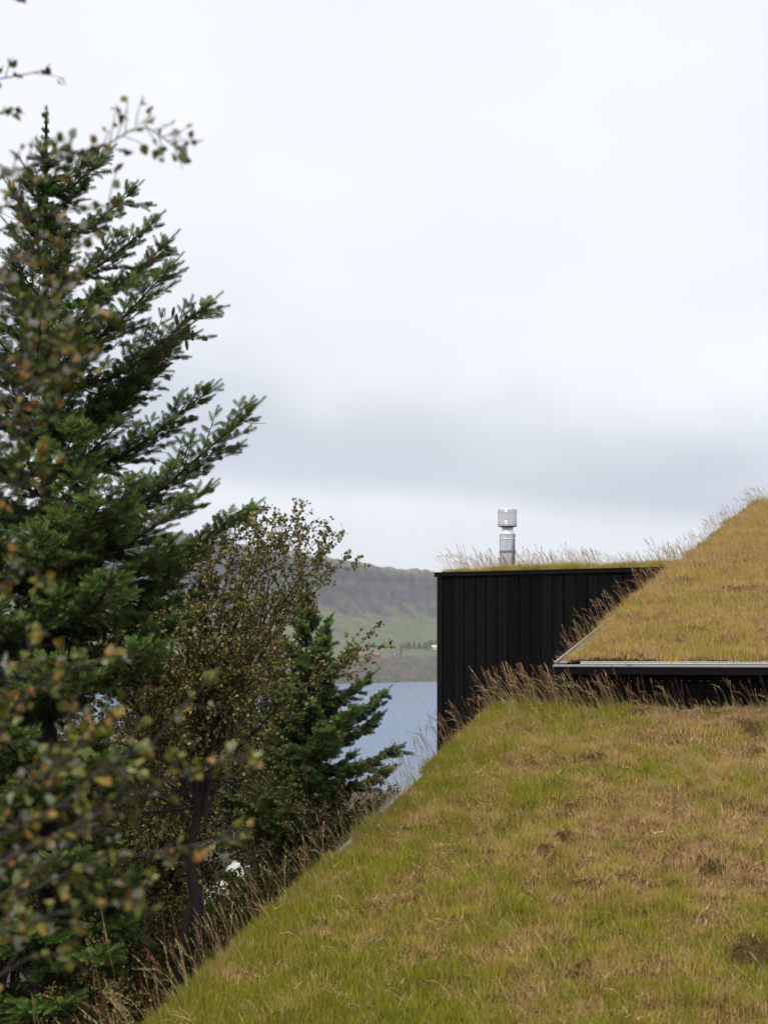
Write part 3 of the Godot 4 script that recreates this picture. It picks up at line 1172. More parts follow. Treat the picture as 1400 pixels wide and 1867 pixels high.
func grass() -> void:
	var greens := [green_tuft(9, 0.4), green_tuft(11, 0.5)]
	var drys := [dry_tuft(9, 0.4), dry_tuft(10, 0.5)]
	var stalks := [seed_stalk(0), seed_stalk(1), seed_stalk(2), seed_stalk(0)]
	var wind := (-er * 0.32 + Vector3.UP).normalized()
	var make := func() -> Array:
		var q := []
		for k in 8:
			q.append(Scatter.new())
		return q
	var finish := func(q: Array, called: String, label: String, at: Vector3) -> void:
		var o := thing(called, label, "grass", at)
		o.set_meta("kind", "stuff")
		for k in 2:
			copies("green_blades", greens[k], M.grass, q[k], o)
			copies("dry_blades", drys[k], M.grass, q[2 + k], o)
		for k in 4:
			if q[4 + k].t.size():
				copies("seed_stalks", stalks[k], M.grass, q[4 + k], o)
	# --- near roof
	var s: Array = (make as Callable).call()
	var total := 90000
	var worn_at := []   # dead tussocks, where the picture shows them
	for q in [[1032, 1532, 0.07], [990, 1560, 0.05], [890, 1562, 0.05], [1292, 1592, 0.07], [1362, 1745, 0.12], [1372, 1338, 0.10], [860, 1480, 0.06], [1330, 1650, 0.06], [1080, 1392, 0.10], [1240, 1500, 0.05], [1180, 1680, 0.05], [760, 1640, 0.05]]:
		var dir := P(q[0], q[1], 1.0)
		var pn := (er.cross(-eu - Vector3.UP * SLOPE_LOW)).normalized()
		var hit := dir * (C.dot(pn) / dir.dot(pn))
		var flat := hit - C
		worn_at.append(Vector3(flat.dot(er), -flat.dot(eu), q[2]))
	for k in total:
		var a := R(0.02, 4.2)
		if k % 9 == 0:
			a = R(0.0, 0.13)
		var b := R(-0.03, 6.4)
		if a < 0.075 and b > 1.6 and b < 3.1 and (n3.get_noise_1d(b * 70.0) > -0.1 or k % 2 == 0):
			continue   # the metal edge stays bare here
		var gn := 0.35 * n3.get_noise_2d(a * 30.0, b * 30.0) + 0.55 * n3.get_noise_2d(a * 150.0 + 70.0, b * 110.0) + 0.24 * smoothstep(2.8, 5.0, b) + 0.16 * (1.0 - smoothstep(0.2, 1.7, a - 0.12 * b)) - 0.02 + 0.16 * (1.0 - smoothstep(0.0, 0.5, b)) * (1.0 - smoothstep(1.2, 1.6, a)) + 0.1 * (1.0 - smoothstep(0.1, 0.8, a))
		var bare := n3.get_noise_2d(a * 75.0 + 800.0, b * 75.0)
		if bare > 0.5 and R(0, 1) < 0.7:
			continue
		var worn := 0.0
		for q in worn_at:
			worn = maxf(worn, q.z - Vector2(a - q.x, (b - q.y) * 0.8).length() + 0.03 * n3.get_noise_2d(a * 400.0, b * 400.0))
		if worn > 0.0:
			if R(0, 1) < 0.5:
				s[2 + k % 2].put(aim(low_point(a, b), Vector3.UP + rvec() * 0.4, Vector3.ONE * R(0.04, 0.09), R(0, TAU)), Color(0.15, 0.085, 0.05) * R(0.5, 1.6))
			continue
		var p := low_point(a, b, 0.0)
		if R(0, 1) < clampf(0.43 + 1.2 * gn, 0.1, 0.9):
			var h := R(0.04, 0.095) * (1.0 + 0.35 * gn) * (0.6 if b < 0.35 and a > 1.15 else 1.0) * lerpf(0.85, 1.0, smoothstep(0.0, 0.25, a))
			s[k % 2].put(aim(p, Vector3.UP + rvec() * 0.15, Vector3(h * R(0.8, 1.2), h, h), R(0, TAU)), grass_colour(0, gn))
		else:
			var h := R(0.05, 0.10)
			s[(k % 2) + (0 if R(0, 1) < 0.4 else 2)].put(aim(p, Vector3.UP + rvec() * 0.3, Vector3(h, h * 0.85, h), R(0, TAU)), grass_colour(1, gn))
	for k in 700:   # bleached straw caught in the turf
		var a := R(0.0, 4.2)
		var b := R(0.0, 6.4)
		if n3.get_noise_2d(a * 90.0 + 300.0, b * 90.0) < R(-0.5, 0.3):
			continue
		var h := R(0.06, 0.12)
		s[2 + k % 2].put(aim(low_point(a, b, 0.03), Vector3.UP + rvec() * 0.5, Vector3(h * 1.2, h * 0.7, h * 1.2), R(0, TAU)), Color(0.80, 0.60, 0.36) * R(0.5, 1.05))
	for k in 4200:   # stalks scattered over the roof
		var a := R(0.0, 4.2)
		var b := R(0.0, 6.4)
		s[4 + [1, 1, 2, 0][k % 4]].put(aim(low_point(a, b), wind + rvec() * 0.25, Vector3.ONE * R(0.08, 0.20), R(-0.6, 0.6)), grass_colour(3 if k % 7 else 2, 0))
	for k in 360:    # reddish heads against the black wall, thickest at the corner
		var a := pow(R(0, 1), 1.5) * 3.6 if k % 3 else R(0.0, 1.3)
		var b := R(-0.06, 0.12)
		var tall := R(0.16, 0.40) * (1.0 if a < 1.25 else 0.72)
		s[4 + [0, 1, 3, 1, 2][k % 5]].put(aim(low_point(a, b), wind + rvec() * 0.22, Vector3.ONE * tall, R(-0.8, 0.8)), grass_colour(2 if k % 5 < 3 else 3, 0))
	for k in 330:    # along the left edge
		var b := pow(R(0, 1), 0.8) * 6.4
		var a := R(-0.03, 0.10)
		s[4 + [0, 1, 2, 3, 1][k % 5]].put(aim(low_point(a, b), wind + rvec() * 0.3, Vector3.ONE * R(0.14, 0.34), R(-0.8, 0.8)), grass_colour(2 if R(0, 1) < 0.5 * (1.0 - b / 6.4) + 0.3 else 3, 0) * Color(0.8, 0.78, 0.75))
	(finish as Callable).call(s, "roof_grass", "green and dry grass of the near sloping roof below the black wall", C)
	# --- upper roof
	s = (make as Callable).call()
	for k in 60000:
		var b := 10.85 * pow(R(0, 1), 1.15) + 0.1
		var a := R(0.03, 0.6 + 2.9 * (1.0 - b / 13.0))
		if k % 7 == 0 and b > 1.6:
			a = R(-0.04, 0.12)
		if b < 0.2 and R(0, 1) < 0.55:
			continue
		var gn := 0.35 * n3.get_noise_2d(a * 30.0 + 500.0, b * 26.0) + 0.5 * n3.get_noise_2d(a * 150.0 + 570.0, b * 100.0) - 0.10
		var p := high_point(a, b, -0.01)
		if R(0, 1) < clampf(0.42 + 1.2 * gn, 0.08, 0.9):
			var h := R(0.05, 0.12)
			s[k % 2].put(aim(p, Vector3.UP + wind * 0.3 + rvec() * 0.15, Vector3(h, h, h), R(0, TAU)), grass_colour(0, gn - 0.12))
		else:
			var h := R(0.05, 0.11)
			s[(k % 2) + (0 if R(0, 1) < 0.5 else 2)].put(aim(p, Vector3.UP + wind * 0.3 + rvec() * 0.25, Vector3(h, h, h), R(0, TAU)), grass_colour(1, gn))
	for k in 6500:
		var b := R(0.3, 10.9)
		var a := R(0.05, 0.6 + 2.7 * (1.0 - b / 13.0))
		s[4 + [1, 2, 1, 3][k % 4]].put(aim(high_point(a, b, -0.02), wind + rvec() * 0.25, Vector3.ONE * R(0.10, 0.21), R(-0.6, 0.6)), grass_colour(3, 0) * Color(1.15, 1.0, 0.8))
	for k in 480:    # feathery heads along the rake and the ridge
		var b := R(0.25, 10.9)
		var a := absf(R(-0.12, 0.12))
		if k % 6 == 0:
			b = R(10.6, 10.9)
			a = R(0.05, 3.0)
		s[4 + [0, 3, 2, 0, 1][k % 5]].put(aim(high_point(a, b, -0.02), wind + rvec() * 0.25, Vector3.ONE * R(0.14, 0.33), R(-0.8, 0.8)), grass_colour(2 if k % 5 < 3 else 3, 0))
	(finish as Callable).call(s, "roof_grass", "long dry golden grass of the high sloping roof above the perforated eave", A)
	# --- cabin roof
	s = (make as Callable).call()
	for k in 9000:
		var a := R(0.03, 3.5)
		var b := 0.04 + 2.2 * pow(R(0, 1), 1.6)
		var p := BX + er * a + eu * b + Vector3.UP * (1.10 + 0.05 * n2.get_noise_2d(a * 90.0, b * 90.0) + 0.04 * smoothstep(0.0, 0.4, b) * smoothstep(0.0, 0.9, a))
		var h := R(0.05, 0.125) * lerpf(0.55, 1.0, smoothstep(0.0, 0.8, a))
		if k % 3:
			s[k % 2].put(aim(p, Vector3.UP + rvec() * 0.2, Vector3.ONE * h, R(0, TAU)), grass_colour(0, 0.02))
		else:
			s[2 + k % 2].put(aim(p, Vector3.UP + rvec() * 0.3, Vector3.ONE * h, R(0, TAU)), grass_colour(1, 0))
	for k in 1500:
		var a := R(0.05, 3.5)
		var b := R(0.05, 1.8)
		s[4 + [0, 3, 2, 1][k % 4]].put(aim(BX + er * a + eu * b + Vector3.UP * 1.1, wind + rvec() * 0.22, Vector3.ONE * (0.17 + 0.27 * pow(R(0, 1), 1.4)) * (0.75 + 0.5 * n2.get_noise_1d(a * 90.0)), R(-0.8, 0.8)), grass_colour(2 if k % 2 else 3, 0))
	(finish as Callable).call(s, "roof_grass", "fringe of grass and reddish seed heads on the flat black cabin roof", BX + Vector3.UP * 1.1)
	# --- tall dry grass on the ground beside the near roof's left edge
	s = (make as Callable).call()
	for k in 130:
		var b := 7.0 - 5.5 * pow(R(0, 1), 1.6)
		var a := -0.06 - 0.7 * pow(R(0, 1), 1.8)
		var p := C + er * a - eu * b
		p.y = ground_y(p.x, -p.z)
		var roof_y := C.y - SLOPE_LOW * b
		var h := (roof_y - p.y) * R(0.7, 1.05) + R(-0.1, 0.2)
		var wd := minf(h, 0.45) * R(0.8, 1.1)
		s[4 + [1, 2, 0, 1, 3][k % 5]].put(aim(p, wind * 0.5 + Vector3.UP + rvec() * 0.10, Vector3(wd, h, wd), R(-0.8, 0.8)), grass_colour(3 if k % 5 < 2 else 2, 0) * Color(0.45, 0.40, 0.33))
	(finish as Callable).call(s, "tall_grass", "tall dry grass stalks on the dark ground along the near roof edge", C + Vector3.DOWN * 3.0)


# ------------------------------------------------------------------ trees and shrubs
func trees() -> void:
	# big spruce: tips read off the picture; depth spread makes them stand round the trunk
	var z := 9.2
	var top := P(85, 212, z)
	var tips := [[325, 432, 560, -0.2], [300, 395, 500, 0.15], [398, 548, 700, 0.1], [330, 475, 640, 0.35], [400, 703, 850, 0.0], [478, 738, 950, 0.15], [396, 885, 1000, 0.4], [300, 640, 800, -0.5], [350, 600, 760, -0.3],
		[478, 922, 1050, 0.1], [400, 1000, 1080, -0.4], [405, 1060, 1120, 0.3], [380, 1110, 1170, 0.55], [330, 985, 1040, 0.7], [180, 280, 330, 0.1], [210, 274, 350, 0.0], [170, 330, 380, -0.1], [260, 340, 430, -0.1], [260, 1600, 1560, 0.7], [240, 1690, 1650, 0.6],
		[250, 870, 960, 0.9], [210, 1050, 1100, 1.1], [280, 1170, 1190, 1.1], [150, 760, 860, 0.8], [110, 1200, 1220, 1.3], [60, 960, 1040, 1.1], [200, 1380, 1370, 1.2], [130, 1560, 1540, 1.2], [200, 1740, 1690, 1.1], [60, 1420, 1400, 1.3], [120, 1830, 1760, 1.2], [30, 1700, 1640, 1.2], [200, 520, 630, 0.5], [150, 600, 700, 0.7], [20, 480, 600, 0.3], [5, 330, 420, 0.1], [150, 860, 930, 0.7], [40, 820, 900, 0.7], [120, 700, 790, 0.6], [60, 620, 700, 0.5], [110, 940, 1000, 0.9], [130, 440, 520, 0.35], [110, 1080, 1130, 1.0], [60, 540, 640, 0.4]]
	var fixed := []
	for q in tips:
		var o := P(85, q[2], z)
		fixed.append([o, P(q[0], q[1], z - q[3])])
	var env := func(h: float, az: float) -> float:
		var r := 0.03 + 0.22 * h + 0.09 * h * h if h < 2.4 else 1.13 + 0.14 * (h - 2.4)
		return minf(r, 1.75) * (0.72 if cos(az) > 0.3 else 1.0) * (0.62 if h > 3.4 and cos(az) > 0.1 else 1.0)
	var sp := spruce("spruce_tree", "tall dark green spruce with upswept branches and hanging red cones", top, ground_y(top.x, z), env, fixed, 1.0, 0.28, 5.9, 0.225, "")
	# cones
	var cm := cone_mesh()
	var cmat := mat(lin(0.13, 0.045, 0.03), 0.6)
	for q in [[352, 602], [340, 618], [278, 462], [268, 455], [272, 465], [188, 428], [204, 464], [322, 572], [318, 560], [42, 345], [38, 362], [344, 590], [100, 372], [296, 640], [356, 566]]:
		var c := MeshInstance3D.new()
		c.name = "cone"
		c.mesh = cm
		c.material_override = cmat
		sp.add_child(c, true)
		c.position = P(q[0], q[1], z - 0.15) - sp.position
		c.rotation = Vector3(R(-0.2, 0.2), R(0, TAU), R(-0.2, 0.2))
		c.scale = Vector3.ONE * R(0.85, 1.1)
	# small spruce by the water
	var z2 := 11.4
	var top2 := P(560, 1062, z2)
	var tips2 := [[690, 1226, 1285, 0.0], [712, 1258, 1330, 0.1], [736, 1362, 1395, 0.1], [705, 1300, 1360, -0.1], [728, 1400, 1430, 0.2], [640, 1190, 1250, 0.3], [610, 1120, 1190, 0.0], [600, 1160, 1220, 0.3], [650, 1290, 1340, 0.5], [660, 1390, 1420, 0.5], [600, 1330, 1360, 0.8]]
	fixed = []
	for q in tips2:
		fixed.append([P(560, q[2], z2), P(q[0], q[1], z2 - q[3])])
	var env2 := func(h: float, az: float) -> float: return minf(0.05 + 0.36 * h, 0.9) * (0.78 if cos(az) > 0.3 else 1.0)
	spruce("spruce_tree", "small pointed spruce standing behind the birch beside the lake", top2, ground_y(top2.x, z2), env2, fixed, 0.72, 0.12, 2.9, 0.16, "")

	# main birch: many stems from one dark trunk
	var opt := {"bend": 0.16, "up": 0.05, "kids": [4, 4], "leaf_step": 0.0165, "leaf": 0.026, "tone": 0, "side": 13.0, "twig": 0.42}
	var zb := 8.9
	var foot := P(350, 1650, zb)
	foot.y = ground_y(foot.x, zb)
	var bi := thing("birch_tree", "multi-stemmed birch with thin dark stems and browning leaves", "tree", foot)
	var fork := P(345, 1560, zb)
	var b := MB.new()
	b.tube([foot, P(362, 1660, zb), P(350, 1600, zb), fork, P(362, 1480, zb), P(372, 1400, zb)], [0.055, 0.042, 0.034, 0.03, 0.026, 0.018], 10)
	b.tube([P(350, 1640, zb), P(338, 1690, zb - 0.05), P(330, 1760, zb - 0.1), Vector3(foot.x - 0.12, foot.y, foot.z + 0.2)], [0.02, 0.024, 0.03, 0.035], 8)
	part("trunk", b.mesh(), M.bark, bi)
	var stems := [[190, 1160], [232, 1150], [262, 1210], [300, 1180], [345, 1120], [372, 1060], [400, 1020], [428, 968], [455, 990], [478, 955], [505, 985], [530, 955], [552, 985], [575, 1030], [600, 1000], [612, 1035], [662, 1168], [470, 1090], [420, 1130], [300, 1290], [240, 1280], [430, 1240], [205, 1230], [180, 1330], [270, 1400], [215, 1420], [420, 1330], [250, 1180], [330, 1240], [200, 1480], [262, 1500], [300, 1450], [420, 1450], [455, 1400], [235, 1380], [400, 1500], [455, 1180], [500, 1230], [380, 1200], [300, 1250], [215, 1300], [440, 1310], [490, 1380]]
	var lv := Scatter.new()
	for q in stems:
		var w := MB.new()
		var st0 := P(R(350, 372), R(1370, 1500), zb) + rvec() * 0.03
		stem_to(st0, P(q[0], q[1], zb + R(-0.6, 0.6)), 0.0115, 0.65, w, lv, opt, 0.14)
		part("stem", w.mesh(), M.birch_wood, bi)
	copies("foliage", M.leaf_small, M.leaf, lv, bi)

	# low undergrowth on the dark ground
	var ug := Scatter.new()
	for k in 16000:
		var d := R(7.5, 26.0)
		var px := R(-60, 660)
		var x := (px - CX) / F * d
		if d < 11.7 and x > C.x - (11.72 - d) * 0.425 - 0.25:
			continue
		var clump := n3.get_noise_2d(x * 60.0, d * 60.0)
		var up := maxf(0.0, 0.16 + 0.5 * clump) * R(0.0, 1.0)
		var sz := R(0.02, 0.05)
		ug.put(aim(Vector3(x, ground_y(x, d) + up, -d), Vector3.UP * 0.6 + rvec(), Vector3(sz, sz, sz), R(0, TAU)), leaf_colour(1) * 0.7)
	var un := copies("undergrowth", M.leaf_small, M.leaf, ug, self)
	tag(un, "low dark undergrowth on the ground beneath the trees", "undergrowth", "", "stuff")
	# shrubs between the trees and the roof edge
	var so := {"bend": 0.2, "up": 0.04, "kids": [4, 4], "leaf_step": 0.017, "leaf": 0.031, "tone": 1, "side": 19.0, "twig": 0.40}
	var place := func(px: float, d: float) -> Vector3:
		var x := (px - CX) / F * d
		return Vector3(x, ground_y(x, d) - 0.03, -d)
	var s0 := shrub("birch_shrub", "dark olive shrub in front of the small spruce", place.call(630, 10.6), 2.95, 0.8, 27, so, "dark shrubs under the trees")
	so.tone = 0
	so.leaf = 0.029
	var s1 := shrub("birch_shrub", "brownish twiggy shrub between the birch stems and the small spruce", place.call(565, 10.4), 2.75, 0.75, 26, so, "dark shrubs under the trees")
	so.tone = 1
	again(s0, "shrub below the small spruce close to the metal roof edge", place.call(655, 11.2), 2.0, 0.88)
	again(s1, "low shrub beside the grass where the roof edge bends out of sight", place.call(540, 9.6), 1.1, 0.55)
	again(s0, "big shrub standing beyond the orange crate behind the birch trunk", place.call(330, 26.0), 4.0, 1.75)
	again(s1, "shrub between the big spruce trunk and the birch", place.call(215, 12.4), 3.3, 1.6)
	again(s0, "far shrub seen through the birch stems near the shore", place.call(470, 26.5), 5.2, 1.8)
	again(s1, "far shrub behind the big spruce", place.call(90, 14.8), 0.6, 1.5)
	again(s0, "low dark shrub at the roof edge right of the birch", place.call(520, 9.4), 2.6, 0.45)
	again(s1, "shrub under the low spruce branches", place.call(215, 9.8), 4.6, 1.0)
	again(s0, "shrub at the bottom of the slope beside the roof", place.call(480, 9.6), 0.3, 0.62)
	again(s1, "small shrub in the dark hollow below the spruce", place.call(215, 8.4), 5.6, 0.72)
	again(s0, "leafy shrub behind the small spruce trunk", place.call(560, 15.2), 1.7, 1.12)
	again(s0, "shrub in the shade deep behind the spruce", place.call(-20, 12.5), 2.9, 1.3)
	again(s0, "shrub filling the gap right of the birch trunk", place.call(500, 12.2), 5.7, 0.95)
	again(s1, "shrub leaning over the roof edge under the small spruce", place.call(610, 9.9), 3.3, 0.80)
	again(s0, "dense shrub low between the birch trunk and the roof edge", place.call(520, 10.2), 1.2, 0.70)
	again(s1, "low brown shrub at the tip of the small spruce branches", place.call(690, 15.5), 3.9, 0.72)


# ------------------------------------------------------------------ the birch beside the camera, out of focus
func near_birch() -> void:
	var foot := Vector3(-1.25, ground_y(-1.25, 2.9), -2.9)
	var o := thing("young_birch", "nearby birch with green and rust leaves reaching in at the picture edge", "tree", foot)
	var b := MB.new()
	var tx := func(y: float) -> Vector3: return Vector3(-1.25 + 0.03 * sin(y * 3.0), y, -2.9 + 0.04 * cos(y * 2.0))
	var pts := []
	var rads := []
	for k in 12:
		var y := lerpf(foot.y, 1.5, k / 11.0)
		pts.append(tx.call(y))
		rads.append(lerpf(0.032, 0.006, k / 11.0))
	b.tube(pts, rads, 10)
	part("trunk", b.mesh(), M.grey_wood, o)
	# limbs: picture points, leaf density, first leafy point
	var limbs := [
		[[[-60, 345], [60, 303], [130, 283], [200, 262], [255, 228], [290, 246], [328, 280]], 1.3, 2.7], [[[-60, 160], [0, 146], [45, 138], [92, 130]], 0.5, 2.9], [[[-60, -30], [0, -8], [40, 4]], 0.5, 2.6], [[[-60, 228], [-20, 222], [10, 205]], 0.5, 2.7],
		[[[-60, 420], [0, 380], [60, 345], [110, 300]], 1.0, 2.6], [[[-60, 450], [0, 420], [80, 390], [150, 386], [212, 372]], 0.5, 2.7], [[[-60, 520], [0, 490], [70, 455], [152, 440]], 1.2, 2.5], [[[-60, 630], [0, 590], [90, 540], [140, 500]], 1.3, 2.5],
		[[[-60, 700], [0, 670], [110, 620], [212, 592]], 1.25, 2.4], [[[-60, 770], [0, 735], [80, 690], [178, 652]], 1.2, 2.5], [[[-60, 860], [0, 820], [60, 780], [105, 742]], 1.1, 2.5], [[[-60, 960], [0, 920], [45, 880], [75, 835]], 1.0, 2.5], [[[-60, 1100], [0, 1075], [50, 1030], [90, 1055]], 0.8, 2.4],
		[[[-60, 1390], [0, 1330], [60, 1255], [160, 1215], [215, 1195]], 0.8, 2.4], [[[-60, 1680], [0, 1640], [100, 1560], [210, 1450], [290, 1340], [380, 1245]], 0.25, 2.3], [[[-60, 1500], [0, 1465], [120, 1390], [215, 1310]], 1.0, 2.3],
		[[[-60, 1620], [0, 1575], [150, 1500], [280, 1440], [370, 1405], [450, 1378]], 0.8, 2.2], [[[-60, 1690], [0, 1650], [150, 1580], [300, 1550], [440, 1528]], 0.85, 2.3], [[[-60, 1730], [0, 1700], [120, 1660], [245, 1640]], 0.9, 2.1], [[[-60, 1640], [0, 1590], [80, 1480], [120, 1380], [130, 1290]], 0.9, 2.2],
		[[[-60, 1330], [0, 1280], [45, 1215], [62, 1165]], 0.8, 2.4], [[[-60, 1800], [0, 1780], [60, 1745], [120, 1738]], 0.4, 2.1], [[[-60, 1560], [20, 1520], [120, 1460], [180, 1400], [250, 1370]], 0.9, 2.1], [[[-60, 560], [0, 545], [60, 560], [120, 575]], 1.1, 2.6], [[[-60, 800], [10, 770], [60, 730], [90, 690]], 1.0, 2.6]]
	var spots := []
	for l in limbs:
		var dd: float = l[2] + 0.5 + R(-0.15, 0.15)
		var p := []
		var first := P(l[0][0][0], l[0][0][1], dd)
		var low := first.y - 0.16
		p.append(tx.call(clampf(low, foot.y + 0.3, 1.45)))
		for q in l[0]:
			p.append(P(q[0] + R(-4, 4), q[1] + R(-4, 4), dd + R(-0.03, 0.03)))
		var cv := Curve3D.new()
		for k in p.size():
			var tn: Vector3 = (p[mini(k + 1, p.size() - 1)] - p[maxi(k - 1, 0)]) / 6.0
			cv.add_point(p[k], -tn, tn)
		var line := []
		var rr := []
		var ln := cv.get_baked_length()
		for k in 21:
			line.append(cv.sample_baked(ln * k / 20.0))
			rr.append(lerpf(0.0052, 0.0013, k / 20.0))
		b = MB.new()
		b.tube(line, rr, 6)
		var start: float = p[0].distance_to(p[1])
		var x := start
		while x < ln:
			var q := cv.sample_baked(x)
			var f := (cv.sample_baked(minf(x + 0.02, ln)) - cv.sample_baked(x - 0.02)).normalized()
			var tw := R(0.02, 0.085)
			var d := (f * R(0.4, 1.0) + f.cross(rvec()).normalized() * R(0.5, 0.9) + Vector3.UP * 0.15).normalized()
			b.tube([q, q + d * tw * 0.5 + rvec() * 0.003, q + d * tw], [0.0014, 0.0011, 0.0008], 4)
			for k in rng.randi_range(1, 4):
				spots.append([q + d * tw * R(0.35, 1.0), (d * 0.6 + rvec() * 0.9 + Vector3.DOWN * 0.15).normalized()])
			x += R(0.008, 0.017) / l[1] * (1.35 if l[0][0][1] < 900 else 1.0)
		for k in 4:
			spots.append([cv.sample_baked(ln - R(0.0, 0.02)), ((line[20] - line[18]).normalized() + rvec() * 0.8).normalized()])
		part("limb", b.mesh(), M.grey_wood, o)
	# leaves: three hundred as pieces of their own, the rest as one
	var tones := []
	for k in 9:
		var m := leafy(0.6, 0.6, 0.2)
		m.vertex_color_use_as_albedo = false
		m.albedo_color = leaf_colour(2).linear_to_srgb()
		tones.append(m)
	var rest := Scatter.new()
	for k in range(spots.size() - 1, 0, -1):
		var j := rng.randi_range(0, k)
		var t = spots[k]
		spots[k] = spots[j]
		spots[j] = t
	for k in spots.size():
		var sz := R(0.016, 0.030)
		var x := aim(spots[k][0], spots[k][1], Vector3(sz, sz, sz), R(0, TAU))
		if k < 295:
			var lf := MeshInstance3D.new()
			lf.name = "leaf"
			lf.mesh = M.leaf_big[k % 3]
			lf.material_override = tones[rng.randi() % 9]
			o.add_child(lf, true)
			x.origin -= o.position
			lf.transform = x
		else:
			rest.put(x, leaf_colour(2))
	copies("leaves", M.leaf_big[0], M.leaf, rest, o)
	pass


# ------------------------------------------------------------------ far houses, wood, clutter
func small_things() -> void:
	far_house("red_house", "dark roofed red house with a white gable window across the lake", 721, 1187, 11.0, 7.0, 3.0, 3.4, lin(0.33, 0.05, 0.05), lin(0.055, 0.05, 0.065), true)
	far_house("red_house", "rust red cottage across the lake next to the white flagpole", 656, 1188, 9.0, 6.0, 2.8, 2.6, lin(0.30, 0.09, 0.06), lin(0.27, 0.10, 0.08), false)
	far_house("red_house", "tiny red hut alone between the two red houses across the lake", 687, 1186, 6.0, 4.5, 2.2, 1.8, lin(0.28, 0.08, 0.06), lin(0.24, 0.08, 0.07), false)
	far_house("white_house", "pale house far across the lake beside the black cabin corner", 792, 1174, 9.0, 7.0, 3.2, 2.4, lin(0.62, 0.62, 0.62), lin(0.45, 0.46, 0.48), false)
	# flagpole
	var fp := hill_at(665, 158)
	var pole := thing("flagpole", "white flagpole beside the rust red cottage across the lake", "flagpole", fp)
	var b := MB.new()
	b.tube([fp, fp + Vector3.UP * 4.5, fp + Vector3.UP * 9.0], [0.28, 0.24, 0.18], 8)
	part("pole", b.mesh(), mat(lin(0.75, 0.75, 0.75), 0.5), pole)
	b = MB.new()
	b.lathe([Vector2(0.0, 9.35), Vector2(0.26, 9.2), Vector2(0.26, 9.05), Vector2(0.0, 8.95)], fp, 10)
	part("ball", b.mesh(), mat(lin(0.75, 0.75, 0.75), 0.4), pole)
	# planted wood above the shore
	b = MB.new()
	b.tube([Vector3.ZERO, Vector3.UP * 0.95], [0.03, 0.01], 5, Color(0.5, 0.4, 0.4))
	for k in 300:
		var t := pow(R(0, 1), 0.8)
		var a := R(0, TAU)
		var r := 0.26 * (1.05 - t) * R(0.6, 1.0)
		var p := Vector3(cos(a) * r, 0.08 + 0.92 * t, sin(a) * r)
		blade(b, p * Vector3(0.4, 1, 0.4) + Vector3.UP * 0.02, (Vector3(cos(a), 0.1, sin(a)) + rvec() * 0.3).normalized(), Vector3.DOWN * 0.2, maxf(r, 0.06), 0.10, tint(0.7, 1.2), tint(0.8, 1.3))
	var sc := Scatter.new()
	for k in 70:
		var px := R(730, 830)
		var dl := 268.0 + R(-22, 30) + (px - 735.0) * 0.35
		var s := R(5.0, 9.5)
		var g := R(0, 1)
		sc.put(aim(hill_at(px, dl), Vector3.UP + rvec() * 0.03, Vector3(s, s, s), R(0, TAU)), Color(0.08, 0.12, 0.04).lerp(Color(0.22, 0.28, 0.09), g))
	var w := copies("far_wood", b.mesh(), M.needle, sc, self)
	tag(w, "pale green planted wood on the slope across the lake", "wood", "", "stuff")
	# clutter half seen under the birch
	var d := 22.0
	var g0 := func(px: float, dd: float) -> Vector3:
		var x := (px - CX) / F * dd
		return Vector3(x, ground_y(x, dd), -dd)
	var at: Vector3 = g0.call(438, d)
	var tp := thing("tarpaulin", "crumpled white and green tarpaulin heap on the ground behind the birch", "tarpaulin", at)
	for k in 2:
		var f := func(a: float, c: float) -> Vector3:
			var rr := Vector2(a, c).length()
			var h := (0.62 if k == 0 else 0.46) * exp(-rr * rr * 2.2) + 0.09 * n2.get_noise_2d(a * 260.0 + 900.0 * k, c * 260.0) + 0.03
			return at + Vector3(a * 0.55 + (0.22 if k else 0.0), h, c * 0.5 + (0.12 if k else 0.0))
		part(["white_sheet", "green_sheet"][k], sheet(f, -1, 1, 28, -1, 1, 28), [mat(lin(0.40, 0.42, 0.41), 0.6), mat(lin(0.03, 0.15, 0.09), 0.6)][k], tp)
	at = g0.call(330, d)
	var cr := thing("crate", "orange plastic crate behind the birch trunk", "crate", at)
	b = MB.new()
	for s in [-1, 1]:
		b.box(at + Vector3(s * 0.19, 0.22, 0), Vector3(0.012, 0, 0), Vector3(0, 0.22, 0), Vector3(0, 0, 0.15), 0.004)
		b.box(at + Vector3(0, 0.22, s * 0.14), Vector3(0.177, 0, 0), Vector3(0, 0.22, 0), Vector3(0, 0, 0.01), 0.004)
		b.box(at + Vector3(0, 0.43, s * 0.152), Vector3(0.21, 0, 0), Vector3(0, 0.02, 0), Vector3(0, 0, 0.012), 0.004)
	part("sides", b.mesh(), mat(lin(0.42, 0.11, 0.05), 0.5), cr)
	b = MB.new()
	b.box(at + Vector3(0, 0.015, 0), Vector3(0.176, 0, 0), Vector3(0, 0.012, 0), Vector3(0, 0, 0.128))
	part("bottom", b.mesh(), mat(lin(0.36, 0.10, 0.05), 0.5), cr)
	at = g0.call(255, d + 0.5)
	var pl := thing("plank_pile", "pale weathered planks lying under the spruce branches", "planks", at)
	for k in 6:
		b = MB.new()
		var dir := Vector3(1, R(-0.03, 0.03), R(-0.35, 0.35)).normalized()
		b.box(at + Vector3(R(-0.15, 0.15), 0.04 + 0.07 * k, R(-0.2, 0.2)), dir * R(0.5, 0.75), Vector3.UP * 0.022, dir.cross(Vector3.UP) * 0.075, 0.003)
		part("plank", b.mesh(), mat(lin(0.42, 0.43, 0.46) * Color(1, 1, 1).darkened(R(0, 0.25)), 0.8), pl)


func hill_at(px: float, delta: float) -> Vector3:
	return hill_point((px - CX) / F, delta)


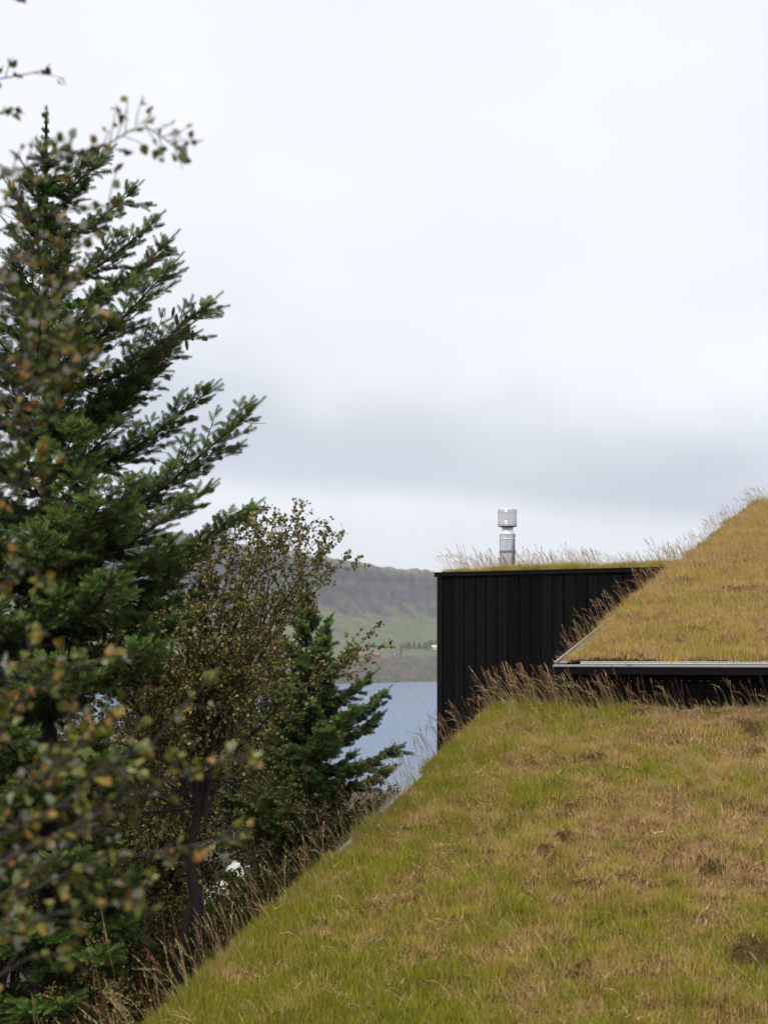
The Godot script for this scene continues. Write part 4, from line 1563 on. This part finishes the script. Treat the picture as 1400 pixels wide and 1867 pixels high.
func far_house(called: String, label: String, px: float, py: float, w: float, dp: float, h: float, roof: float, wall_c: Color, roof_c: Color, gable: bool) -> void:
	# walk up the hill until the ground is seen at the wanted height
	var dl := 60.0
	var p := hill_at(px, dl)
	while dl < 700.0 and HY - p.y / -p.z * F > py + 12.0:
		dl += 2.0
		p = hill_at(px, dl)
	p.y -= 0.4
	var o := thing(called, label, "house", p)
	var x := Vector3(0.97, 0, 0.24)
	var z := Vector3(-0.24, 0, 0.97)
	var b := MB.new()
	b.box(p + Vector3.UP * h / 2, x * w / 2, Vector3.UP * h / 2, z * dp / 2)
	for s in [-1, 1]:
		b.face([p + x * s * w / 2 + z * dp / 2 + Vector3.UP * h, p + x * s * w / 2 - z * dp / 2 + Vector3.UP * h, p + x * s * w / 2 + Vector3.UP * (h + roof)], x * s)
	part("wall", b.mesh(), mat(wall_c, 0.8), o)
	b = MB.new()
	var dn := Vector3.UP * 0.15
	for s in [-1, 1]:
		var e: Vector3 = z * s * (dp / 2 + 0.4) + Vector3.UP * (h - 0.35 * roof / dp)
		var ri := Vector3.UP * (h + roof + 0.05)
		var l := x * (w / 2 + 0.4)
		b.face([p + e - l, p + e + l, p + ri + l, p + ri - l], Vector3.UP + z * s)
		b.face([p + e - l - dn, p + e + l - dn, p + ri + l - dn, p + ri - l - dn], Vector3.DOWN)
		b.face([p + e - l, p + e + l, p + e + l - dn, p + e - l - dn], z * s)
	part("roof", b.mesh(), mat(roof_c, 0.7), o)
	for k in 3:
		b = MB.new()
		b.box(p + x * w * (k - 1) * 0.3 + z * (dp / 2 + 0.03) + Vector3.UP * h * 0.55, x * 0.6, Vector3.UP * 0.6, z * 0.05)
		part("window", b.mesh(), mat(lin(0.6, 0.6, 0.62) if gable else lin(0.09, 0.09, 0.1), 0.3), o)
	if gable:
		b = MB.new()
		var q := p + z * (dp / 2 + 0.1) + Vector3.UP * (h + 0.9)
		b.box(q, x * 1.1, Vector3.UP * 0.9, z * 0.5)
		part("dormer", b.mesh(), mat(lin(0.5, 0.1, 0.1), 0.8), o)
		b = MB.new()
		b.box(q + z * 0.53, x * 0.7, Vector3.UP * 0.6, z * 0.02)
		part("window", b.mesh(), mat(lin(0.7, 0.66, 0.66), 0.3), o)
